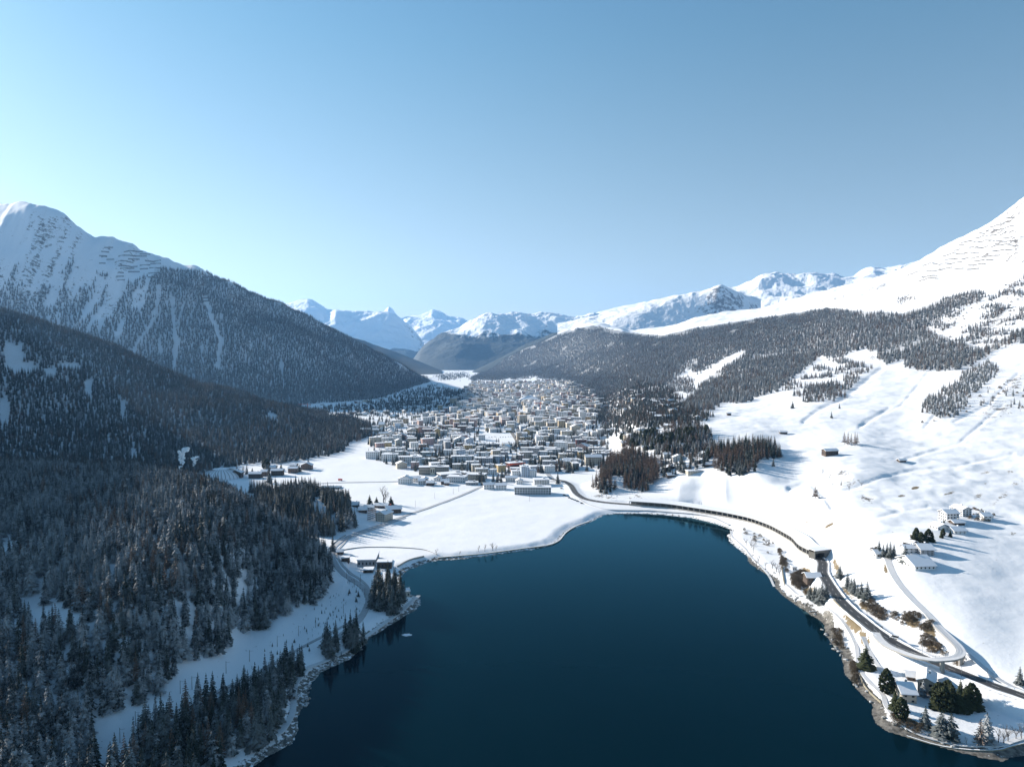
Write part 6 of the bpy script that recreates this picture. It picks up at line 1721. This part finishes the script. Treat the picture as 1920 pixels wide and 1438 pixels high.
# the rest of the town, street by street
def town():
    R = random.Random(4242)
    TP = [(690,835),(700,805),(760,790),(835,765),(862,745),(880,722),(905,705),(960,700),(1010,703),(1070,716),(1110,735),(1130,760),(1120,790),(1135,820),(1115,850),(1090,880),(1040,893),(900,893),(850,890),(760,880),(700,862)]
    spots = []
    y = 1180.0
    while y < 5200:
        step = 32 + (y - 1180) * 0.002
        x = -760 + R.uniform(0, 20)
        while x < 800:
            px, py = x + R.uniform(-6, 6) + 0.12 * (y - 1200), y + R.uniform(-6, 6)
            x += R.uniform(31, 64) + (y - 1180) * .002
            if 960 + F * px / py > 1300: continue
            z = float(gh(px, py)); u, v = proj(px, py, z)
            if not inpoly(np.array([u]), np.array([v]), TP)[0]: continue
            if abs(px - (0.02 * (py - 1400))) < 9: continue
            if any((px - a) ** 2 + (py - b_) ** 2 < (c + 12) ** 2 for a, b_, c in PLACED): continue
            # open snow between quarters
            if N2.fbm(px / 130, py / 130, 2) > 0.52: continue
            if inpoly(np.array([u]), np.array([v]), [(905,812),(968,812),(968,832),(905,832)])[0]: continue
            if u < 860 and v < 800 and R.random() < .35: continue
            spots.append((px, py, z))
        y += step
    return spots
spots = town()
print('TREES-TOWN')
print('TOWN', len(spots), 'placed', len(PLACED))
cols = [W_, W_, W_, LG, LG, BE, BE, TN, PK, OC, GR, GG, BL]
R = random.Random(99)
NB = max(0, 300 - len(PLACED))
PROB = {}
LM_ = [(hit(u, v), n_) for u, v, n_ in [(1011,825,'crimson building'),(1093,788,'slim white tower'),(992,752,'ice stadium'),(1113,871,'gabled church hall'),(940,820,'open car park'),(942,884,'ochre drum building'),(989,842,'station hall'),(917,838,'dark-glass hall'),
        (1013,778,'tower crane'),(798,810,'tall pink blocks'),(760,866,'red-panelled white block'),(813,890,'banded office building'),(985,875,'orange-striped hall'),(1015,795,'red rink fence'),(1120,815,'stepped white hotel'),(759,824,'pink chalet'),(880,768,'long institute building'),(1060,800,'centre fir clump'),(870,800,'salmon block'),(1130,760,'wooded slope foot'),(940,745,'valley road'),(1040,735,'far slope woods')]]
SEEN = {}
def tell(fl, c, shape, x, y):
    p_, n_ = min(LM_, key=lambda q: (q[0].x - x) ** 2 + (q[0].y - y) ** 2)
    dx, dy = x - p_.x, y - p_.y
    rel = ('lakeward of' if dy < 0 else 'up-valley of') if abs(dy) > abs(dx) else ('slopeward of' if dx > 0 else 'meadowward of')
    L = '%s %s %s %s %s' % (NUMW[fl], CN[c], shape, rel, n_)
    k = SEEN.get(L, 0); SEEN[L] = k + 1
    return L if k == 0 else ['', 'second', 'third', 'fourth', 'fifth', 'sixth', 'seventh', 'eighth'][min(k, 7)] + ' such ' + L
for i, (x, y, z) in enumerate(spots[:NB]):
    c = R.choice(cols); fl = R.choice([2, 3, 3, 4, 4, 5, 6]); w = R.uniform(12, 27); d = R.uniform(11, 15)
    gable = R.random() < 0.16
    u, v = proj(x, y, z)
    lb = tell(fl, c, 'gabled house' if gable else ('wide block' if w > 21 else 'narrow block' if w < 15 else 'block'), x, y)
    house((x, y, z - .2), math.radians(R.gauss(5, 7) + 34 * float(N1.fbm(x / 330, y / 330, 2))) + (math.pi / 2 if R.random() < .25 else 0), w, d, fl * 2.9, fl, max(2, round(w / 3.8)), c, 'gable' if gable else 'flat', lb, group='packed buildings of the town', chimney=R.random() < .5)
# beyond the three hundred largest: one far quarter
def far_town(sp):
    b = MB(); vc = []
    R = random.Random(7)
    for (x, y, z) in sp:
        w, d, h = R.uniform(14, 30), R.uniform(11, 15), R.choice([3, 4, 4, 5, 6, 7]) * 2.9
        rz = math.radians(R.gauss(5, 9) + 34 * float(N1.fbm(x / 330, y / 330, 2))) + (math.pi / 2 if R.random() < .3 else 0); ca, sa = math.cos(rz), math.sin(rz)
        ci = R.randrange(5)
        tr = lambda p: (x + p[0] * ca - p[1] * sa, y + p[0] * sa + p[1] * ca, z + p[2])
        t = MB(); fl = int(h / 2.9)
        for (p, dd, nn, L) in [((-w / 2, -d / 2, 0), (1, 0, 0), (0, -1, 0), w), ((w / 2, -d / 2, 0), (0, 1, 0), (1, 0, 0), d), ((w / 2, d / 2, 0), (-1, 0, 0), (0, 1, 0), w), ((-w / 2, d / 2, 0), (0, -1, 0), (-1, 0, 0), d)]:
            wall_faces(t, p, dd, nn, L, h, fl, max(2, int(L / 5)), .5, .48, .2, 0, 1)
        i0 = len(t.f)
        t.box(-w / 2 - .5, w / 2 + .5, -d / 2 - .5, d / 2 + .5, h + .003, h + .2, 2); t.box(-w / 2 - .4, w / 2 + .4, -d / 2 - .4, d / 2 + .4, h + .202, h + .95, 3, False)
        t.box(-w / 2, w / 2, -d / 2, d / 2, -3, -.001, 0, False)
        k = len(b.v); b.v += [tuple(tr(p)) for p in t.v]
        for f, m in zip(t.f, t.m):
            b.f.append(tuple(j + k for j in f)); b.m.append({0: 4 + ci, 1: 0, 2: 1, 3: 2}[m] if m else 4 + ci)
    ms = [M_GLASS, M_EAVE, M_SNOWROOF, M_CONC] + [simple('far_wall_%s' % n_, c_, .85, .1, .2) for n_, c_ in (('white', (.68, .68, .67)), ('grey', (.5, .52, .54)), ('beige', (.52, .47, .39)), ('ochre', (.45, .36, .24)), ('rose', (.45, .33, .30)))]
    me = bpy.data.meshes.new('town_quarter'); me.from_pydata(b.v, [], b.f)
    for q in ms: me.materials.append(q)
    me.polygons.foreach_set('material_index', b.m); me.update()
    put('town_quarter', me, kind='stuff')
far_town(spots[NB:])
# chalets scattered round the town
R = random.Random(31)
n = 0
for poly, cnt in (([(600,760),(700,750),(800,742),(860,750),(840,775),(760,790),(640,785)], 60), ([(1090,800),(1090,740),(1160,720),(1250,740),(1300,775),(1240,795),(1190,790),(1150,815)], 46), ([(820,728),(900,735),(880,750),(840,745)], 14), ([(850,705),(905,692),(930,700),(880,712)], 10), ([(1160,815),(1200,800),(1260,800),(1330,780),(1250,812),(1170,840)], 10)):
    us = [p_[0] for p_ in poly]; vs_ = [p_[1] for p_ in poly]; k = 0
    for _ in range(2000):
        if k >= cnt: break
        u, v = R.uniform(min(us), max(us)), R.uniform(min(vs_), max(vs_))
        if not inpoly(np.array([u]), np.array([v]), poly)[0]: continue
        p = hit(u, v)
        if p.y > 5500 or any((p.x - a) ** 2 + (p.y - b_) ** 2 < (c + 14) ** 2 for a, b_, c in PLACED): continue
        k += 1; c = R.choice([W_, W_, BE, DKB, BR_, TN, LG]); w = R.uniform(10, 20); PLACED.append((p.x, p.y, w / 2))
        fl = R.choice([2, 2, 3]); rf = R.choice(['gable', 'side', 'side'])
        house((p.x, p.y, p.z - .3), math.radians(R.gauss(8, 20)), w, R.uniform(9, 13), fl * 2.8, fl, 3, c, rf, tell(fl, c, ('gabled' if rf == 'gable' else 'low-eaved') + (' chalet on the shaded meadow' if u < 940 else ' chalet among slope trees'), p.x, p.y), group='chalets scattered beyond the town', chimney=False)
# dark conifers between the houses
R = random.Random(55)
pts = []
for _ in range(50000):
    y = 1190 * (3.6 ** R.random()); x = R.uniform(-.26, .2) * y
    z = float(gh(x, y)); u, v = proj(x, y, z)
    if not (690 < u < 1140 and 705 < v < 893): continue
    if inpoly(np.array([u]), np.array([v]), [(905,812),(968,812),(968,832),(905,832)])[0]: continue
    if inpoly(np.array([u]), np.array([v]), [(620,900),(780,895),(905,905),(905,990),(560,960)])[0]: continue
    if u < 780 and v > 862 + (u - 700) * .35: continue
    if any((x - a) ** 2 + (y - b_) ** 2 < (c * .75 + 2) ** 2 for a, b_, c in PLACED): continue
    if any((x - s[0]) ** 2 + (y - s[1]) ** 2 < 90 for s in spots): continue
    if R.random() < .6 and N3.fbm(np.array([x / 90]), np.array([y / 90]), 2)[0] < 0.1: continue
    pts.append((x, y, z, u, v))
    if len(pts) > 3000: break
extra_ = []
for (u0, v0, n_, ru, rv) in [(830,868,22,26,4),(1048,880,14,9,6),(1073,880,16,9,7),(1030,862,5,3,3),(903,905,8,5,5),(935,903,6,10,3),(780,880,6,10,4),(868,899,4,6,3),(1010,886,5,6,3),(790,823,9,9,4),(1035,838,8,5,6),(1030,790,9,8,5),(985,800,10,12,4),(1045,905,3,2,3),(950,898,5,8,3),(1138,918,12,20,6),(1105,860,6,4,8)]:
    for _ in range(n_):
        u, v = u0 + R.gauss(0, .55) * ru, v0 + R.gauss(0, .55) * rv; p = hit(u, v); extra_.append((p.x, p.y, p.z, u, v))
tp = np.array(pts + extra_); print('TP', len(pts), len(extra_))
dn = np.argsort(tp[:, 1])
for i in dn[:60]: tree('spruce_dark' if R.random() < .8 else 'larch', tp[i, 0], tp[i, 1], R.uniform(11, 19), 'garden conifer growing between the buildings at the near edge of the town', 'garden conifers at the town edge', 1.25)
forest('forest', tp[dn[60:]], [('spruce_dark', .85), ('larch', .15)], (11, 18), 40)

# scrub on the road cuttings and shore
def scrub(poly, sp, seed, h=(1.6, 3.6), dens=1): return scatter(poly, sp, seed, dens=dens, extra=lambda x, y, u, v, R: dpoly(x, y, [(p[0], p[1]) for p in RDP[::4]], False) > 6.5)
S = [scrub([(1612,1128),(1640,1128),(1665,1160),(1650,1166),(1625,1150)], 2.6, 201), scrub([(1670,1148),(1720,1150),(1752,1168),(1745,1186),(1700,1176),(1672,1160)], 2.8, 202), scrub([(1715,1196),(1745,1192),(1778,1222),(1770,1228),(1735,1222)], 2.2, 203),
     scrub([(1480,1080),(1510,1070),(1520,1090),(1500,1105),(1485,1095)], 2.8, 204), scrub([(1510,1110),(1530,1130),(1540,1140),(1515,1128)], 2.6, 205), scrub([(1590,1240),(1602,1250),(1614,1290),(1600,1280)], 2.5, 206), scrub([(1665,1336),(1700,1352),(1750,1368),(1745,1382),(1690,1368),(1668,1350)], 2.6, 207),
     scrub([(1560,1180),(1575,1180),(1578,1215),(1565,1210)], 2.6, 208), scrub([(1460,1030),(1475,1050),(1475,1075),(1462,1060)], 3, 209), scrub([(1480,1005),(1500,1010),(1498,1020),(1482,1015)], 3, 210), scrub([(1634,1028),(1645,1030),(1644,1040),(1634,1040)], 2.4, 211),
     scrub([(1790,1228),(1812,1240),(1800,1250),(1784,1240)], 2.6, 212), scrub([(1385,985),(1450,1020),(1440,1035),(1390,1005)], 9, 213, dens=.5), scrub([(1820,950),(1868,968),(1860,980),(1815,975)], 6, 214, dens=.5),
     scrub([(500,1210),(600,1130),(690,1080),(690,1140),(600,1200),(480,1260),(420,1300)], 6, 215, dens=.5), scrub([(560,1165),(640,1130),(640,1150),(575,1190)], 6, 216, dens=.4), scrub([(640,1075),(680,1095),(680,1110),(645,1090)], 4, 217, dens=.6)]
forest('undergrowth', np.concatenate([q_ for q_ in S[:-3] if len(q_)]), [('bush', .8), ('bare', .2)], (1.2, 3.6), 41)
forest('undergrowth', np.concatenate([q_ for q_ in S[-3:] if len(q_)]), [('bare', .65), ('spruce_dark', .35)], (1.0, 3.2), 43)
S2 = [scatter(ZP([(1430,680),(1470,650),(1700,600),(1800,560),(1950,560),(1950,700),(1800,640),(1600,740),(1480,740)]), 16, 220, 1, dens=.3), scatter(ZP([(1500,320),(1700,200),(1960,80),(1960,240),(1780,280),(1600,400)]), 15, 221, 1, dens=.35)]
forest('undergrowth', np.concatenate(S2), [('larch_pale', .5), ('bush', .5)], (2.5, 6), 42)

# rocks on the shore, small island
def rock_mesh(seed):
    R = random.Random(seed); n = Noise(seed)
    b = MB(); k, m_ = 10, 6; vs = []
    for j in range(m_ + 1):
        for i in range(k):
            a, t = 6.283 * i / k, 3.1416 * j / m_
            r_ = 1 + .35 * float(n.fbm(np.array([math.cos(a) * 1.3 + 5]), np.array([math.sin(a) * 1.3 + t]), 3)[0])
            vs.append((r_ * math.sin(t) * math.cos(a), r_ * math.sin(t) * math.sin(a) * .8, r_ * math.cos(t) * .6))
    b.add(vs, [(j * k + i, j * k + (i + 1) % k, (j + 1) * k + (i + 1) % k, (j + 1) * k + i) for j in range(m_) for i in range(k)])
    return b.mesh('boulder', M_ROCK)
M_ROCK = needle_mat('snow_dusted_rock', (.06, .058, .055), (.24, .225, .20), 0.9, 0.98)
RM = [rock_mesh(k) for k in range(4)]
R = random.Random(12)
for i in range(90):
    t = R.random(); k = R.choice([(1640,1352,1720,1385),(1720,1385,1800,1408),(1590,1270,1636,1325),(1545,1190,1585,1250),(1465,1108,1545,1170),(1400,1050,1450,1090),(565,1340,580,1290),(600,1262,690,1205)])
    u, v = k[0] + (k[2] - k[0]) * t + R.uniform(-4, 8), k[1] + (k[3] - k[1]) * t - R.uniform(2, 12)
    p = hit(u, v); s = R.uniform(.5, 1.5)
    put('boulder', RM[i % 4], None, (p.x, p.y, max(0, p.z) + .1), R.random() * 6, (s * 1.3, s, s), label='grey shore boulder on the gravel rim of the lake', category='boulder', group='boulders on the shore')
b = MB(); n_ = 20; vs = [(0, 0, .55)] + [(math.cos(6.283 * i / n_) * (3.6 + math.sin(i * 2.1) * .7) * q_, math.sin(6.283 * i / n_) * (2.3 + math.cos(i * 1.7) * .5) * q_, z_) for q_, z_ in ((.55, .45), (.85, .25), (1.1, -.5)) for i in range(n_)]
b.add(vs, [(0, 1 + i, 1 + (i + 1) % n_) for i in range(n_)] + [(1 + j * n_ + i, 1 + (j + 1) * n_ + i, 1 + (j + 1) * n_ + (i + 1) % n_, 1 + j * n_ + (i + 1) % n_) for j in range(2) for i in range(n_)])
put('islet', b.mesh('islet', M_SNOWROOF, True), None, Pz(763, 1190, 0), 0, label='tiny snow-covered islet just off the promontory', category='islet')

# steam from the heating plant
def plume(u, v, sc, n_, lean, label):
    p = hit(u, v); m = MATS.get('steam')
    if m is None:
        m, n, l, pr = mat('steam'); pr.inputs['Base Color'].default_value = (.93, .94, .95, 1); pr.inputs['Roughness'].default_value = 1
        pr.inputs['Subsurface Weight'].default_value = .6; pr.inputs['Subsurface Radius'].default_value = (3, 3, 3)
    R = random.Random(int(u)); bmm = MB()
    rings = [(math.sin(math.pi * j / 5), math.cos(math.pi * j / 5)) for j in range(6)]
    for k in range(70):
        t = R.random() ** .8; r_ = (.5 + 2.0 * t) * R.uniform(.35, 1)
        c = Vector((lean * t ** 1.6 * 12 + 2.0 * math.sin(t * 6) + R.gauss(0, .5 + 1.8 * t), R.gauss(0, .5 + 1.6 * t), t * n_))
        vs = [c + Vector((a_ * math.cos(6.283 * i / 8), a_ * math.sin(6.283 * i / 8), b_ * .9)) * r_ for a_, b_ in rings for i in range(8)]
        bmm.add(vs, [(j * 8 + i, (j + 1) * 8 + i, (j + 1) * 8 + (i + 1) % 8, j * 8 + (i + 1) % 8) for j in range(5) for i in range(8)])
    put('steam', bmm.mesh('steam', m, True), None, p, 0, sc, kind='stuff')
def at_depth(u, v, D): return P(u, v, D)
_h = hit
hit = lambda u, v, *a: P(u, v, 1080)
plume(335, 884, 1.5, 24, .8, ''); plume(362, 874, .9, 16, .5, '')
hit = _h
